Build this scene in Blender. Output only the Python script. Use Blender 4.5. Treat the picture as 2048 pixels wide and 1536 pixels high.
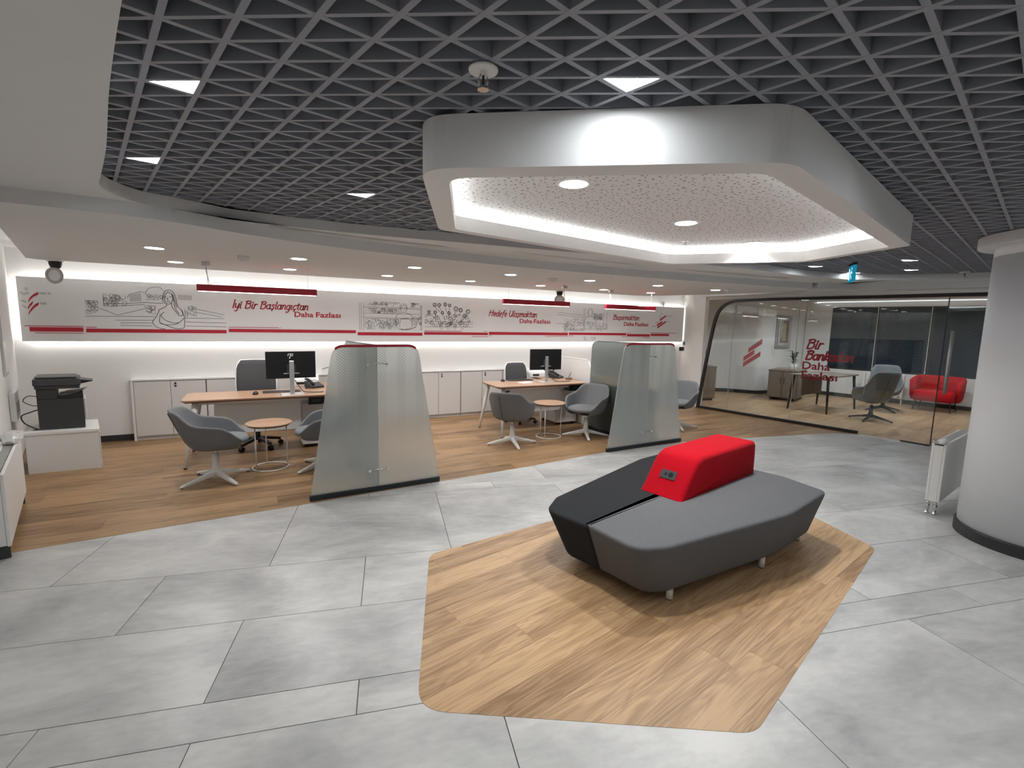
import bpy, math, random
from mathutils import Vector, Matrix
from math import sin, cos, pi, radians as rad

for o in list(bpy.data.objects): bpy.data.objects.remove(o, do_unlink=True)
SC = bpy.context.scene
COL = SC.collection
PI = pi

# ------------------------------------------------------------------ camera
EYE = Vector((0.0, 0.0, 1.69))
RIGHT = Vector((0.8824, -0.4701, 0.0211)); DOWN = Vector((-0.0406, -0.1208, -0.9918)); FWD = Vector((0.4688, 0.8743, -0.1257))
cam = bpy.data.cameras.new('camera'); cam.sensor_width = 36.0; cam.lens = 960.0 / 2048.0 * 36.0
cam.clip_start = 0.05; cam.clip_end = 100
co = bpy.data.objects.new('camera', cam); COL.objects.link(co)
mw = Matrix((( RIGHT.x, -DOWN.x, -FWD.x), (RIGHT.y, -DOWN.y, -FWD.y), (RIGHT.z, -DOWN.z, -FWD.z))).to_4x4()
mw.translation = EYE; co.matrix_world = mw
SC.camera = co

# ------------------------------------------------------------------ world and exposure
w = bpy.data.worlds.new('night'); SC.world = w; w.use_nodes = True
w.node_tree.nodes['Background'].inputs[0].default_value = (0.10, 0.14, 0.22, 1)
w.node_tree.nodes['Background'].inputs[1].default_value = 0.05
SC.view_settings.view_transform = 'Standard'; SC.view_settings.look = 'None'
SC.view_settings.gamma = 1.0; SC.view_settings.use_curve_mapping = False
SC.view_settings.exposure = 0.12

# light levels of the fittings (W/m2 style emission strengths and lamp watts)
E_STRIP = 13.0      # cove strips
E_MURAL = 11.0     # strips behind the mural board
E_HEX = 11.0       # strip in the hexagonal ceiling box
E_TRI = 115.0       # triangular ceiling lights
E_DOWN = 16.0      # downlight diffusers (visible disc)
W_DOWN = 7.2       # downlight lamps
W_HEX = 11.0
WHITE = (0.985, 0.995, 1.0)

# ------------------------------------------------------------------ materials
MATS = {}
def new_mat(name):
    m = bpy.data.materials.new(name); m.use_nodes = True
    nt = m.node_tree; b = nt.nodes['Principled BSDF']
    MATS[name] = m
    return m, nt, b
def plain(name, col, rough=0.5, metal=0.0, spec=0.5, bump=0.0, bscale=200.0, coat=0.0):
    m, nt, b = new_mat(name)
    b.inputs['Base Color'].default_value = (*col, 1)
    b.inputs['Roughness'].default_value = rough; b.inputs['Metallic'].default_value = metal
    b.inputs['Specular IOR Level'].default_value = spec
    if coat: b.inputs['Coat Weight'].default_value = coat
    if bump:
        tc = nt.nodes.new('ShaderNodeTexCoord'); n = nt.nodes.new('ShaderNodeTexNoise'); n.inputs['Scale'].default_value = bscale
        n.inputs['Detail'].default_value = 3; bp = nt.nodes.new('ShaderNodeBump'); bp.inputs['Strength'].default_value = bump; bp.inputs['Distance'].default_value = 0.004
        nt.links.new(tc.outputs['Object'], n.inputs['Vector']); nt.links.new(n.outputs['Fac'], bp.inputs['Height']); nt.links.new(bp.outputs['Normal'], b.inputs['Normal'])
    return m
def emit(name, col, s):
    m = bpy.data.materials.new(name); m.use_nodes = True; nt = m.node_tree; nt.nodes.clear()
    e = nt.nodes.new('ShaderNodeEmission'); e.inputs[0].default_value = (*col, 1); e.inputs[1].default_value = s
    o = nt.nodes.new('ShaderNodeOutputMaterial'); nt.links.new(e.outputs[0], o.inputs[0]); MATS[name] = m
    return m
def N(nt, t, **kw):
    n = nt.nodes.new(t)
    for k, v in kw.items(): setattr(n, k, v)
    return n
def math_node(nt, op, a=None, b=None):
    n = N(nt, 'ShaderNodeMath', operation=op)
    for i, x in enumerate((a, b)):
        if x is None: continue
        if isinstance(x, (int, float)): n.inputs[i].default_value = x
        else: nt.links.new(x, n.inputs[i])
    return n.outputs[0]
def ramp(nt, fac, stops):
    r = N(nt, 'ShaderNodeValToRGB'); e = r.color_ramp.elements
    while len(e) < len(stops): e.new(0.5)
    for el, (p, c) in zip(e, stops): el.position = p; el.color = (*c, 1)
    nt.links.new(fac, r.inputs[0]); return r.outputs[0]
def mixc(nt, mode, fac, a, b):
    n = N(nt, 'ShaderNodeMix', data_type='RGBA', blend_type=mode)
    for i, x in ((0, fac), (6, a), (7, b)):
        if isinstance(x, (int, float)): n.inputs[i].default_value = x
        elif isinstance(x, tuple): n.inputs[i].default_value = (*x, 1)
        else: nt.links.new(x, n.inputs[i])
    return n.outputs[2]

def wood_mat(name, ang, light, dark, rough=0.42, contrast=1.0, span=0.25):
    m, nt, b = new_mat(name)
    tc = N(nt, 'ShaderNodeTexCoord'); oi = N(nt, 'ShaderNodeObjectInfo')
    mp = N(nt, 'ShaderNodeMapping'); mp.inputs['Rotation'].default_value = (0, 0, -ang)
    nt.links.new(tc.outputs['Object'], mp.inputs['Vector'])
    off = N(nt, 'ShaderNodeVectorMath', operation='SCALE'); off.inputs[0].default_value = (7.3, 3.1, 0); nt.links.new(oi.outputs['Random'], off.inputs['Scale'])
    ad = N(nt, 'ShaderNodeVectorMath', operation='ADD'); nt.links.new(mp.outputs[0], ad.inputs[0]); nt.links.new(off.outputs[0], ad.inputs[1])
    def stretched(sx, sy, detail, dist=0.0):
        s = N(nt, 'ShaderNodeVectorMath', operation='MULTIPLY'); s.inputs[1].default_value = (sx, sy, 1); nt.links.new(ad.outputs[0], s.inputs[0])
        n = N(nt, 'ShaderNodeTexNoise'); n.inputs['Scale'].default_value = 1.0; n.inputs['Detail'].default_value = detail; n.inputs['Distortion'].default_value = dist
        n.inputs['Roughness'].default_value = 0.62
        nt.links.new(s.outputs[0], n.inputs['Vector']); return n.outputs['Fac']
    broad = stretched(0.8, 8.0, 3, 0.4); fine = stretched(2.6, 80.0, 4, 0.2); ring = stretched(0.8, 9.0, 2, 1.0)
    rings = math_node(nt, 'SINE', math_node(nt, 'MULTIPLY', ring, 46.0)); rings = math_node(nt, 'MULTIPLY', rings, 0.06 * contrast)
    f = math_node(nt, 'ADD', math_node(nt, 'MULTIPLY', broad, 0.75), math_node(nt, 'MULTIPLY', fine, 0.38 * contrast)); f = math_node(nt, 'ADD', f, rings)
    f = math_node(nt, 'ADD', f, math_node(nt, 'MULTIPLY', math_node(nt, 'SUBTRACT', oi.outputs['Random'], 0.5), 0.22))
    mid = tuple((x + y) / 2 for x, y in zip(light, dark))
    c = ramp(nt, f, [(0.55-span, dark), (0.55, mid), (0.55+span, light)])
    nt.links.new(c, b.inputs['Base Color']); b.inputs['Roughness'].default_value = rough
    bp = N(nt, 'ShaderNodeBump'); bp.inputs['Strength'].default_value = 0.12; bp.inputs['Distance'].default_value = 0.002
    nt.links.new(fine, bp.inputs['Height']); nt.links.new(bp.outputs[0], b.inputs['Normal'])
    return m
def tile_mat():
    m, nt, b = new_mat('concrete_tile')
    tc = N(nt, 'ShaderNodeTexCoord'); oi = N(nt, 'ShaderNodeObjectInfo')
    off = N(nt, 'ShaderNodeVectorMath', operation='SCALE'); off.inputs[0].default_value = (11.0, 5.0, 0); nt.links.new(oi.outputs['Random'], off.inputs['Scale'])
    mp = N(nt, 'ShaderNodeMapping'); mp.inputs['Rotation'].default_value = (0, 0, rad(13.7)); nt.links.new(tc.outputs['Object'], mp.inputs['Vector'])
    ad = N(nt, 'ShaderNodeVectorMath', operation='ADD'); nt.links.new(mp.outputs[0], ad.inputs[0]); nt.links.new(off.outputs[0], ad.inputs[1])
    def nz(sx, sy, d, dist):
        s = N(nt, 'ShaderNodeVectorMath', operation='MULTIPLY'); s.inputs[1].default_value = (sx, sy, 1); nt.links.new(ad.outputs[0], s.inputs[0])
        n = N(nt, 'ShaderNodeTexNoise'); n.inputs['Scale'].default_value = 1; n.inputs['Detail'].default_value = d; n.inputs['Distortion'].default_value = dist; n.inputs['Roughness'].default_value = 0.6
        nt.links.new(s.outputs[0], n.inputs['Vector']); return n.outputs['Fac']
    big = nz(1.3, 2.4, 5, 0.5); sm = nz(9, 22, 5, 0.2)
    f = math_node(nt, 'ADD', math_node(nt, 'MULTIPLY', big, 0.8), math_node(nt, 'MULTIPLY', sm, 0.28))
    f = math_node(nt, 'ADD', f, math_node(nt, 'MULTIPLY', math_node(nt, 'SUBTRACT', oi.outputs['Random'], 0.5), 0.10))
    c = ramp(nt, f, [(0.33, (0.33, 0.332, 0.328)), (0.52, (0.50, 0.496, 0.480)), (0.70, (0.66, 0.65, 0.622))])
    nt.links.new(c, b.inputs['Base Color'])
    r = math_node(nt, 'ADD', 0.22, math_node(nt, 'MULTIPLY', sm, 0.20)); nt.links.new(r, b.inputs['Roughness'])
    bp = N(nt, 'ShaderNodeBump'); bp.inputs['Strength'].default_value = 0.06; bp.inputs['Distance'].default_value = 0.003
    nt.links.new(sm, bp.inputs['Height']); nt.links.new(bp.outputs[0], b.inputs['Normal'])
    return m
def fabric(name, col, rough=0.9, var=0.25, scale=420.0):
    m, nt, b = new_mat(name)
    tc = N(nt, 'ShaderNodeTexCoord'); n = N(nt, 'ShaderNodeTexNoise'); n.inputs['Scale'].default_value = scale; n.inputs['Detail'].default_value = 2
    nt.links.new(tc.outputs['Object'], n.inputs['Vector'])
    lo = tuple(x * (1 - var) for x in col); hi = tuple(min(1, x * (1 + var)) for x in col)
    nt.links.new(ramp(nt, n.outputs['Fac'], [(0.3, lo), (0.7, hi)]), b.inputs['Base Color'])
    b.inputs['Roughness'].default_value = rough; b.inputs['Sheen Weight'].default_value = 0.03; b.inputs['Specular IOR Level'].default_value = 0.08
    bp = N(nt, 'ShaderNodeBump'); bp.inputs['Strength'].default_value = 0.25; bp.inputs['Distance'].default_value = 0.002
    nt.links.new(n.outputs['Fac'], bp.inputs['Height']); nt.links.new(bp.outputs[0], b.inputs['Normal'])
    return m
def chevron(nt, axis_u, period, pitch, amp, zlo, zhi):
    """bands of slanted strokes climbing in zigzag columns; fades out below zlo"""
    tc = N(nt, 'ShaderNodeTexCoord'); sp = N(nt, 'ShaderNodeSeparateXYZ'); nt.links.new(tc.outputs['Object'], sp.inputs[0])
    u = sp.outputs[axis_u]; z = sp.outputs[2]
    tri = math_node(nt, 'PINGPONG', u, period)
    s = math_node(nt, 'ADD', z, math_node(nt, 'MULTIPLY', tri, amp))
    st = math_node(nt, 'FRACT', math_node(nt, 'DIVIDE', s, pitch))
    on = math_node(nt, 'LESS_THAN', st, 0.42)
    col = math_node(nt, 'FRACT', math_node(nt, 'DIVIDE', u, period * 2)); dc = math_node(nt, 'ABSOLUTE', math_node(nt, 'SUBTRACT', col, 0.25))
    side = math_node(nt, 'LESS_THAN', dc, 0.22)
    bold = math_node(nt, 'ADD', 0.35, math_node(nt, 'MULTIPLY', side, 0.65))
    fade = N(nt, 'ShaderNodeMapRange'); fade.inputs[1].default_value = zlo; fade.inputs[2].default_value = zhi; nt.links.new(z, fade.inputs[0])
    return math_node(nt, 'MULTIPLY', math_node(nt, 'MULTIPLY', on, bold), fade.outputs[0])
def frosted_mat():
    m, nt, b = new_mat('frosted_glass')
    ch = chevron(nt, 0, 0.095, 0.027, 0.8, 0.40, 1.25)
    nt.links.new(mixc(nt, 'MIX', math_node(nt, 'MULTIPLY', ch, 0.8), (0.80, 0.835, 0.82), (0.42, 0.45, 0.44)), b.inputs['Base Color'])
    b.inputs['Roughness'].default_value = 0.38; b.inputs['Transmission Weight'].default_value = 0.72; b.inputs['IOR'].default_value = 1.2
    return m
def clear_mat(name, tint, film=True):
    m = bpy.data.materials.new(name); m.use_nodes = True; nt = m.node_tree; nt.nodes.clear(); MATS[name] = m
    t = N(nt, 'ShaderNodeBsdfTransparent'); t.inputs[0].default_value = (*tint, 1)
    g = N(nt, 'ShaderNodeBsdfGlossy'); g.inputs['Roughness'].default_value = 0.02; g.inputs[0].default_value = (0.9, 0.95, 0.95, 1)
    lw = N(nt, 'ShaderNodeFresnel'); lw.inputs[0].default_value = 1.5
    mx = N(nt, 'ShaderNodeMixShader'); nt.links.new(lw.outputs[0], mx.inputs[0]); nt.links.new(t.outputs[0], mx.inputs[1]); nt.links.new(g.outputs[0], mx.inputs[2])
    out = N(nt, 'ShaderNodeOutputMaterial'); last = mx.outputs[0]
    if film:
        d = N(nt, 'ShaderNodeBsdfDiffuse'); d.inputs[0].default_value = (0.75, 0.78, 0.78, 1)
        ch = chevron(nt, 1, 0.13, 0.045, 0.6, 0.2, 0.9)
        m2 = N(nt, 'ShaderNodeMixShader'); nt.links.new(math_node(nt, 'MULTIPLY', ch, 0.02), m2.inputs[0]); nt.links.new(last, m2.inputs[1]); nt.links.new(d.outputs[0], m2.inputs[2]); last = m2.outputs[0]
    nt.links.new(last, out.inputs[0]); return m
def perforated_mat():
    m, nt, b = new_mat('perforated_panel')
    tc = N(nt, 'ShaderNodeTexCoord'); v = N(nt, 'ShaderNodeTexVoronoi'); v.inputs['Scale'].default_value = 25.0; v.voronoi_dimensions = '2D'; v.inputs['Randomness'].default_value = 0.85
    nt.links.new(tc.outputs['Object'], v.inputs['Vector'])
    wn = N(nt, 'ShaderNodeSeparateColor'); nt.links.new(v.outputs['Color'], wn.inputs[0])
    r = math_node(nt, 'ADD', 0.09, math_node(nt, 'MULTIPLY', wn.outputs[0], 0.10))
    hole = math_node(nt, 'LESS_THAN', v.outputs['Distance'], r)
    nt.links.new(mixc(nt, 'MIX', hole, (0.88, 0.88, 0.875), (0.26, 0.26, 0.255)), b.inputs['Base Color']); b.inputs['Roughness'].default_value = 0.75
    return m

plain('white_paint', (0.80, 0.79, 0.775), 0.62)
plain('soffit_paint', (0.68, 0.68, 0.675), 0.7)
plain('wall_paint', (0.80, 0.79, 0.77), 0.6)
plain('column_paint', (0.84, 0.855, 0.875), 0.6)
plain('white_lacquer', (0.74, 0.735, 0.72), 0.35)
plain('white_metal', (0.80, 0.79, 0.76), 0.32)
plain('cupboard', (0.64, 0.615, 0.595), 0.42)
plain('grid_metal', (0.275, 0.29, 0.325), 0.5)
plain('plenum', (0.012, 0.012, 0.015), 0.9)
plain('black_plastic', (0.006, 0.006, 0.007), 0.38)
plain('printer_black', (0.030, 0.032, 0.034), 0.45)
plain('dark_plastic', (0.045, 0.046, 0.05), 0.45)
plain('black_frame', (0.012, 0.010, 0.010), 0.4)
plain('rail_metal', (0.035, 0.037, 0.042), 0.38, 0.6)
plain('baseboard_black', (0.025, 0.026, 0.028), 0.5)
plain('chrome', (0.75, 0.75, 0.76), 0.16, 1.0)
plain('silver', (0.62, 0.62, 0.62), 0.35, 0.8)
plain('red_vinyl', (0.47, 0.012, 0.035), 0.45)
plain('glass_red', (0.60, 0.010, 0.035), 0.5); plain('red_lacquer', (0.40, 0.010, 0.030), 0.4)
plain('sketch_ink', (0.20, 0.20, 0.21), 0.6)
plain('grey_vinyl', (0.50, 0.49, 0.49), 0.5)
plain('mural_board', (0.80, 0.79, 0.785), 0.14, 0, 0.6)
plain('paper', (0.85, 0.85, 0.84), 0.8)
plain('tile_joint', (0.115, 0.115, 0.11), 0.9)
plain('leaf', (0.05, 0.09, 0.05), 0.6)
plain('night_glass', (0.008, 0.017, 0.034), 0.04, 0, 0.45)
plain('desk_edge', (0.16, 0.06, 0.03), 0.5)
plain('brown_laminate', (0.20, 0.155, 0.12), 0.5)
plain('brass_print', (0.45, 0.36, 0.22), 0.5)
plain('cable_black', (0.01, 0.01, 0.01), 0.5)
plain('bag_film', (0.55, 0.54, 0.52), 0.3)
fabric('grey_weave', (0.128, 0.130, 0.135)); fabric('dark_weave', (0.026, 0.027, 0.030), 0.9, 0.3); fabric('red_weave', (0.44, 0.003, 0.012), 0.85, 0.18)
fabric('lounge_fabric', (0.175, 0.18, 0.187), 0.9, 0.25); fabric('task_mesh', (0.075, 0.075, 0.078), 0.9, 0.3, 600); fabric('armchair_red', (0.50, 0.008, 0.015), 0.85, 0.15)
wood_mat('island_wood', rad(10.6), (0.58, 0.373, 0.200), (0.27, 0.150, 0.070), 0.42, 1.2, 0.20)
wood_mat('floor_wood', rad(1.0), (0.37, 0.222, 0.108), (0.155, 0.083, 0.036), 0.42, 1.2, 0.17)
wood_mat('desk_wood', rad(0.0), (0.48, 0.315, 0.21), (0.34, 0.20, 0.125), 0.4, 0.5)
wood_mat('office_wood', rad(10.0), (0.50, 0.33, 0.19), (0.26, 0.15, 0.075))
tile_mat(); frosted_mat(); _m, _nt, _b = new_mat('smoked_glass'); _b.inputs['Base Color'].default_value = (0.30, 0.335, 0.33, 1); _b.inputs['Roughness'].default_value = 0.28; _b.inputs['Transmission Weight'].default_value = 0.8; _b.inputs['IOR'].default_value = 1.2; perforated_mat()
clear_mat('clear_glass', (0.93, 0.96, 0.96)); clear_mat('lens_glass', (0.9, 0.9, 0.9), False)
emit('cove_led', WHITE, E_STRIP); emit('mural_led', (1, 0.98, 0.95), E_MURAL); emit('hex_led', (1, 1, 0.99), E_HEX); emit('tri_led', (0.94, 0.985, 1.03), E_TRI); emit('down_led', (1, 0.97, 0.92), E_DOWN)
emit('pendant_led', (1, 0.9, 0.88), 5.0); emit('exit_led', (0.01, 0.22, 0.34), 0.9); emit('exit_mark', (0.5, 0.85, 1.0), 1.2); emit('window_led', WHITE, 1.6)

# ------------------------------------------------------------------ geometry helpers
class MB:
    def __init__(self): self.v = []; self.f = []
    def add(self, vs, fs):
        b = len(self.v); self.v += [tuple(x) for x in vs]; self.f += [tuple(i + b for i in f) for f in fs]; return self
    def box(self, x0, x1, y0, y1, z0, z1):
        return self.add([(x0,y0,z0),(x1,y0,z0),(x1,y1,z0),(x0,y1,z0),(x0,y0,z1),(x1,y0,z1),(x1,y1,z1),(x0,y1,z1)],
                        [(3,2,1,0),(4,5,6,7),(0,1,5,4),(1,2,6,5),(2,3,7,6),(3,0,4,7)])
    def loft(self, rings, cap=True, closed=True):
        n = len(rings[0]); vs = [p for r in rings for p in r]; fs = []
        for k in range(len(rings) - 1):
            for i in range(n if closed else n - 1):
                j = (i + 1) % n; fs.append((k*n+i, k*n+j, (k+1)*n+j, (k+1)*n+i))
        if cap: fs.append(tuple(reversed(range(n)))); fs.append(tuple((len(rings)-1)*n + i for i in range(n)))
        return self.add(vs, fs)
    def prism(self, poly, z0, z1):
        if area(poly) < 0: poly = poly[::-1]
        return self.loft([[(x, y, z0) for x, y in poly], [(x, y, z1) for x, y in poly]])
    def bar(self, a, b, r0, r1=None, n=10):
        a = Vector(a); b = Vector(b); d = (b - a).normalized(); r1 = r0 if r1 is None else r1
        u = d.orthogonal().normalized(); v = d.cross(u)
        return self.loft([[a + (u*cos(t) + v*sin(t))*r0 for t in circ(n)], [b + (u*cos(t) + v*sin(t))*r1 for t in circ(n)]])
    def tube(self, pts, r, n=8, closed=False):
        P = [Vector(p) for p in pts]; m = len(P); rings = []; up = None
        for i in range(m):
            if closed: d = P[(i+1) % m] - P[i-1]
            else: d = P[min(i+1, m-1)] - P[max(i-1, 0)]
            d.normalize()
            u = d.orthogonal().normalized() if up is None else (up - d*up.dot(d)).normalized()
            up = u; v = d.cross(u); rings.append([P[i] + (u*cos(t) + v*sin(t))*r for t in circ(n)])
        if closed: rings.append(rings[0]); return self.loft(rings, cap=False)
        return self.loft(rings)
    def lathe(self, prof, n=24, c=(0, 0)):
        return self.loft([[(c[0] + r*cos(t), c[1] + r*sin(t), z) for t in circ(n)] for r, z in prof])
    def strip(self, pts, wd, nrm):   # flat ribbon along pts, normal nrm
        P = [Vector(p) for p in pts]; nrm = Vector(nrm); vs = []
        for i in range(len(P)):
            d = (P[min(i+1, len(P)-1)] - P[max(i-1, 0)]).normalized(); s = d.cross(nrm).normalized() * wd / 2; vs += [P[i] - s, P[i] + s]
        return self.add(vs, [(2*i, 2*i+1, 2*i+3, 2*i+2) for i in range(len(P) - 1)])
    def build(self, name, mat, parent=None, smooth=False, bevel=0, seg=2, xf=None):
        me = bpy.data.meshes.new(name)
        vs = self.v if xf is None else [tuple(xf @ Vector(p)) for p in self.v]
        me.from_pydata(vs, [], self.f); me.validate(); me.update()
        me.materials.append(MATS[mat])
        if smooth:
            for p in me.polygons: p.use_smooth = True
        o = bpy.data.objects.new(name, me); COL.objects.link(o)
        if parent is not None: o.parent = parent
        if bevel:
            b = o.modifiers.new('bevel', 'BEVEL'); b.width = bevel; b.segments = seg; b.limit_method = 'ANGLE'; b.angle_limit = rad(40)
            if smooth or seg > 1:
                for p in me.polygons: p.use_smooth = True
                wn = o.modifiers.new('wn', 'WEIGHTED_NORMAL'); wn.keep_sharp = True
        return o
def circ(n): return [2*PI*i/n for i in range(n)]
def area(p): return 0.5 * sum(p[i][0]*p[(i+1) % len(p)][1] - p[(i+1) % len(p)][0]*p[i][1] for i in range(len(p)))
def fillet(poly, r, n=6):
    """round the corners of a 2D polygon; r is one radius or a list"""
    out = []; m = len(poly)
    for i in range(m):
        p = Vector(poly[i]); a = Vector(poly[i-1]); b = Vector(poly[(i+1) % m]); ri = r[i] if isinstance(r, (list, tuple)) else r
        da = (a - p); db = (b - p); la, lb = da.length, db.length; da.normalize(); db.normalize()
        if ri <= 0: out.append((p.x, p.y)); continue
        ang = da.angle(db); t = min(ri / math.tan(ang/2), la*0.48, lb*0.48)
        p0 = p + da*t; p1 = p + db*t
        for k in range(n + 1):
            s = k / n; q = p0*(1-s)**2 + p*2*s*(1-s) + p1*s*s; out.append((q.x, q.y))
    return out
def inset(poly, d):
    if area(poly) < 0: poly = poly[::-1]
    out = []; m = len(poly)
    for i in range(m):
        p = Vector(poly[i]); a = Vector(poly[i-1]); b = Vector(poly[(i+1) % m])
        e0 = (p - a).normalized(); e1 = (b - p).normalized(); n0 = Vector((-e0.y, e0.x)); n1 = Vector((-e1.y, e1.x))
        k = (n0 + n1); k = k / max(0.35, k.dot(n0)) ; out.append((p.x + k.x*d, p.y + k.y*d))
    return out
def clip(sub, conv):
    """Sutherland-Hodgman, convex clip polygon counter-clockwise"""
    if area(conv) < 0: conv = conv[::-1]
    out = list(sub)
    for i in range(len(conv)):
        a = conv[i]; b = conv[(i+1) % len(conv)]; inp = out; out = []
        if not inp: return []
        def side(p): return (b[0]-a[0])*(p[1]-a[1]) - (b[1]-a[1])*(p[0]-a[0])
        for k in range(len(inp)):
            p = inp[k-1]; q = inp[k]; sp, sq = side(p), side(q)
            if sq >= 0:
                if sp < 0: t = sp/(sp-sq); out.append((p[0]+(q[0]-p[0])*t, p[1]+(q[1]-p[1])*t))
                out.append(q)
            elif sp >= 0: t = sp/(sp-sq); out.append((p[0]+(q[0]-p[0])*t, p[1]+(q[1]-p[1])*t))
    return out
def smooth_line(pts, n=6, closed=False):
    P = [Vector(p) for p in pts]; out = []; m = len(P)
    for i in range(m if closed else m - 1):
        p0 = P[i-1] if (i > 0 or closed) else P[0]; p1 = P[i]; p2 = P[(i+1) % m]; p3 = P[(i+2) % m] if (closed or i + 2 < m) else P[-1]
        for k in range(n):
            t = k/n; out.append(0.5*((2*p1) + (p2-p0)*t + (2*p0-5*p1+4*p2-p3)*t*t + (3*p1-p0-3*p2+p3)*t**3))
    if not closed: out.append(P[-1])
    return [tuple(q) for q in out]
def tag(o, label, cat, group=None):
    o['label'] = label; o['category'] = cat
    if group: o['group'] = group
    return o
def thing(name, label, cat, loc=(0, 0, 0), rz=0, group=None):
    o = bpy.data.objects.new(name, None); COL.objects.link(o); o.empty_display_size = 0.1
    o.location = loc; o.rotation_euler = (0, 0, rz); return tag(o, label, cat, group)
def struct(o): o['kind'] = 'structure'; return o
def copy_tree(src, loc, rz, label, group=None):
    r = src.copy(); COL.objects.link(r); r.location = loc; r.rotation_euler = (0, 0, rz); r['label'] = label
    if group: r['group'] = group
    for ch in src.children:
        c = ch.copy(); COL.objects.link(c); c.parent = r
        for g in ch.children: d = g.copy(); COL.objects.link(d); d.parent = c
    return r
def lamp(name, loc, watts, size, parent, spread=140, col=WHITE):
    l = bpy.data.lights.new(name, 'AREA'); l.shape = 'DISK'; l.size = size; l.energy = watts; l.color = col; l.spread = rad(spread)
    o = bpy.data.objects.new(name, l); COL.objects.link(o); o.location = loc
    if parent is not None: o.parent = parent
    return o

# ------------------------------------------------------------------ the setting: floor
def wall_x(y): return -0.5875 - 0.25*y          # line of the left wall in plan
YB = 8.07                                        # back wall
REAR = -1.6
ZG, ZR, ZS = 2.46, 2.385, 2.30                   # open-cell grid, ring soffit, lower soffit
floor = struct(MB().prism([(wall_x(REAR)-.1, REAR-.1), (14.4, REAR-.1), (14.4, 9.6), (-3.0, 9.6)], -0.06, -0.006).build('floor', 'tile_joint'))

TA = rad(-13.7); ta = Vector((cos(TA), sin(TA))); tb = Vector((-sin(TA), cos(TA)))
def tile_to_world(a, b): p = ta*a + tb*b; return (p.x, p.y)
wood_edge = [(-1.72, 4.49), (-0.84, 4.55), (0.28, 4.61), (1.66, 4.71), (2.89, 4.80), (4.12, 4.94), (5.72, 4.90), (7.2, 4.60), (8.42, 4.33), (8.75, 4.06)]
room_tiles = [(wall_x(REAR), REAR), (9.6, REAR), (9.2, 1.6), (8.86, 3.0), (8.72, 4.12)] + [(x, y - 0.0) for x, y in wood_edge[::-1][1:]]
rows = [(-1.9, -0.70, 0.10), (-0.70, 0.52, 0.44), (0.52, 0.74, -0.152), (0.74, 1.975, 0.468), (1.975, 2.187, -0.152), (2.187, 2.80, 0.444), (2.80, 3.42, -0.175), (3.42, 4.66, 0.44), (4.66, 4.875, -0.2), (4.875, 5.5, 0.42), (5.5, 6.7, 0.0)]
for b0, b1, a0 in rows:
    k = -9
    while a0 + k*1.25 < 11:
        A = a0 + k*1.25; k += 1
        g = 0.0022
        quad = [tile_to_world(A+g, b0+g), tile_to_world(A+1.25-g, b0+g), tile_to_world(A+1.25-g, b1-g), tile_to_world(A+g, b1-g)]
        c = clip(room_tiles, quad)
        if len(c) < 3 or abs(area(c)) < 0.004: continue
        MB().prism(c, -0.006, 0.0).build('floor_tile', 'concrete_tile', floor)

def planks(region, ang, wd, ln, mat, name, z1, seed, z0=-0.006):
    R = random.Random(seed); d = Vector((cos(ang), sin(ang))); n = Vector((-sin(ang), cos(ang)))
    us = [Vector(p).dot(d) for p in region]; vs = [Vector(p).dot(n) for p in region]
    v = min(vs) - R.random()*wd; out = []
    while v < max(vs):
        u = min(us) - R.random()*ln
        while u < max(us):
            g = 0.0006
            q = [d*(u+g) + n*(v+g), d*(u+ln-g) + n*(v+g), d*(u+ln-g) + n*(v+wd-g), d*(u+g) + n*(v+wd-g)]
            c = clip(region, [(p.x, p.y) for p in q])
            if len(c) >= 3 and abs(area(c)) > 0.0003: out.append(MB().prism(c, z0, z1).build(name, mat, floor))
            u += ln
        v += wd
    return out
island = fillet([(0.56, 1.86), (1.79, 1.105), (4.22, 1.79), (4.46, 2.50), (3.75, 3.50), (1.06, 3.20)], [0.16, 0.16, 0.12, 0.1, 0.2, 0.13])
planks(island, rad(10.6), 0.185, 1.27, 'island_wood', 'floor_plank', 0.0016, 5, 0.0003)
desk_area = wood_edge + [(8.70, 4.2), (8.2, 7.0), (8.75, YB), (-2.6, YB)]
planks(desk_area, rad(1.0), 0.185, 1.27, 'floor_wood', 'floor_plank', 0.0012, 9)
office_area = [(8.74, 4.12), (8.86, 3.0), (9.2, 1.6), (14.3, 1.6), (14.3, 9.5), (8.8, 9.5), (8.8, 8.0), (8.25, 7.0)]
planks(office_area, rad(10.0), 0.30, 2.6, 'office_wood', 'floor_plank', 0.0010, 3)

# ------------------------------------------------------------------ the setting: walls
struct(MB().box(-3.0, 8.85, YB, YB+0.12, 0, 2.62).build('wall_back', 'wall_paint'))
def plan_wall(name, pts, t, z0, z1, mat, left=True, parent=None):
    """vertical wall along a plan polyline, thickness to the left (or right) of its direction"""
    n = len(pts); off = []
    for i in range(n):
        a = Vector(pts[max(i-1, 0)]); b = Vector(pts[min(i+1, n-1)]); d = (b-a).normalized(); k = Vector((-d.y, d.x)) * (t if left else -t); off.append((pts[i][0]+k.x, pts[i][1]+k.y))
    m = MB()
    rings = [[(pts[i][0], pts[i][1], z0), (off[i][0], off[i][1], z0), (off[i][0], off[i][1], z1), (pts[i][0], pts[i][1], z1)] for i in range(n)]
    if not left: rings = [r[::-1] for r in rings]
    return m.loft(rings).build(name, mat, parent)
struct(plan_wall('wall_left', [(wall_x(REAR), REAR), (wall_x(YB), YB)], 0.12, 0, 2.62, 'wall_paint', True))
struct(MB().box(-0.3, 9.8, REAR-0.12, REAR, 0, 2.62).build('wall_rear', 'wall_paint'))
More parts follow.
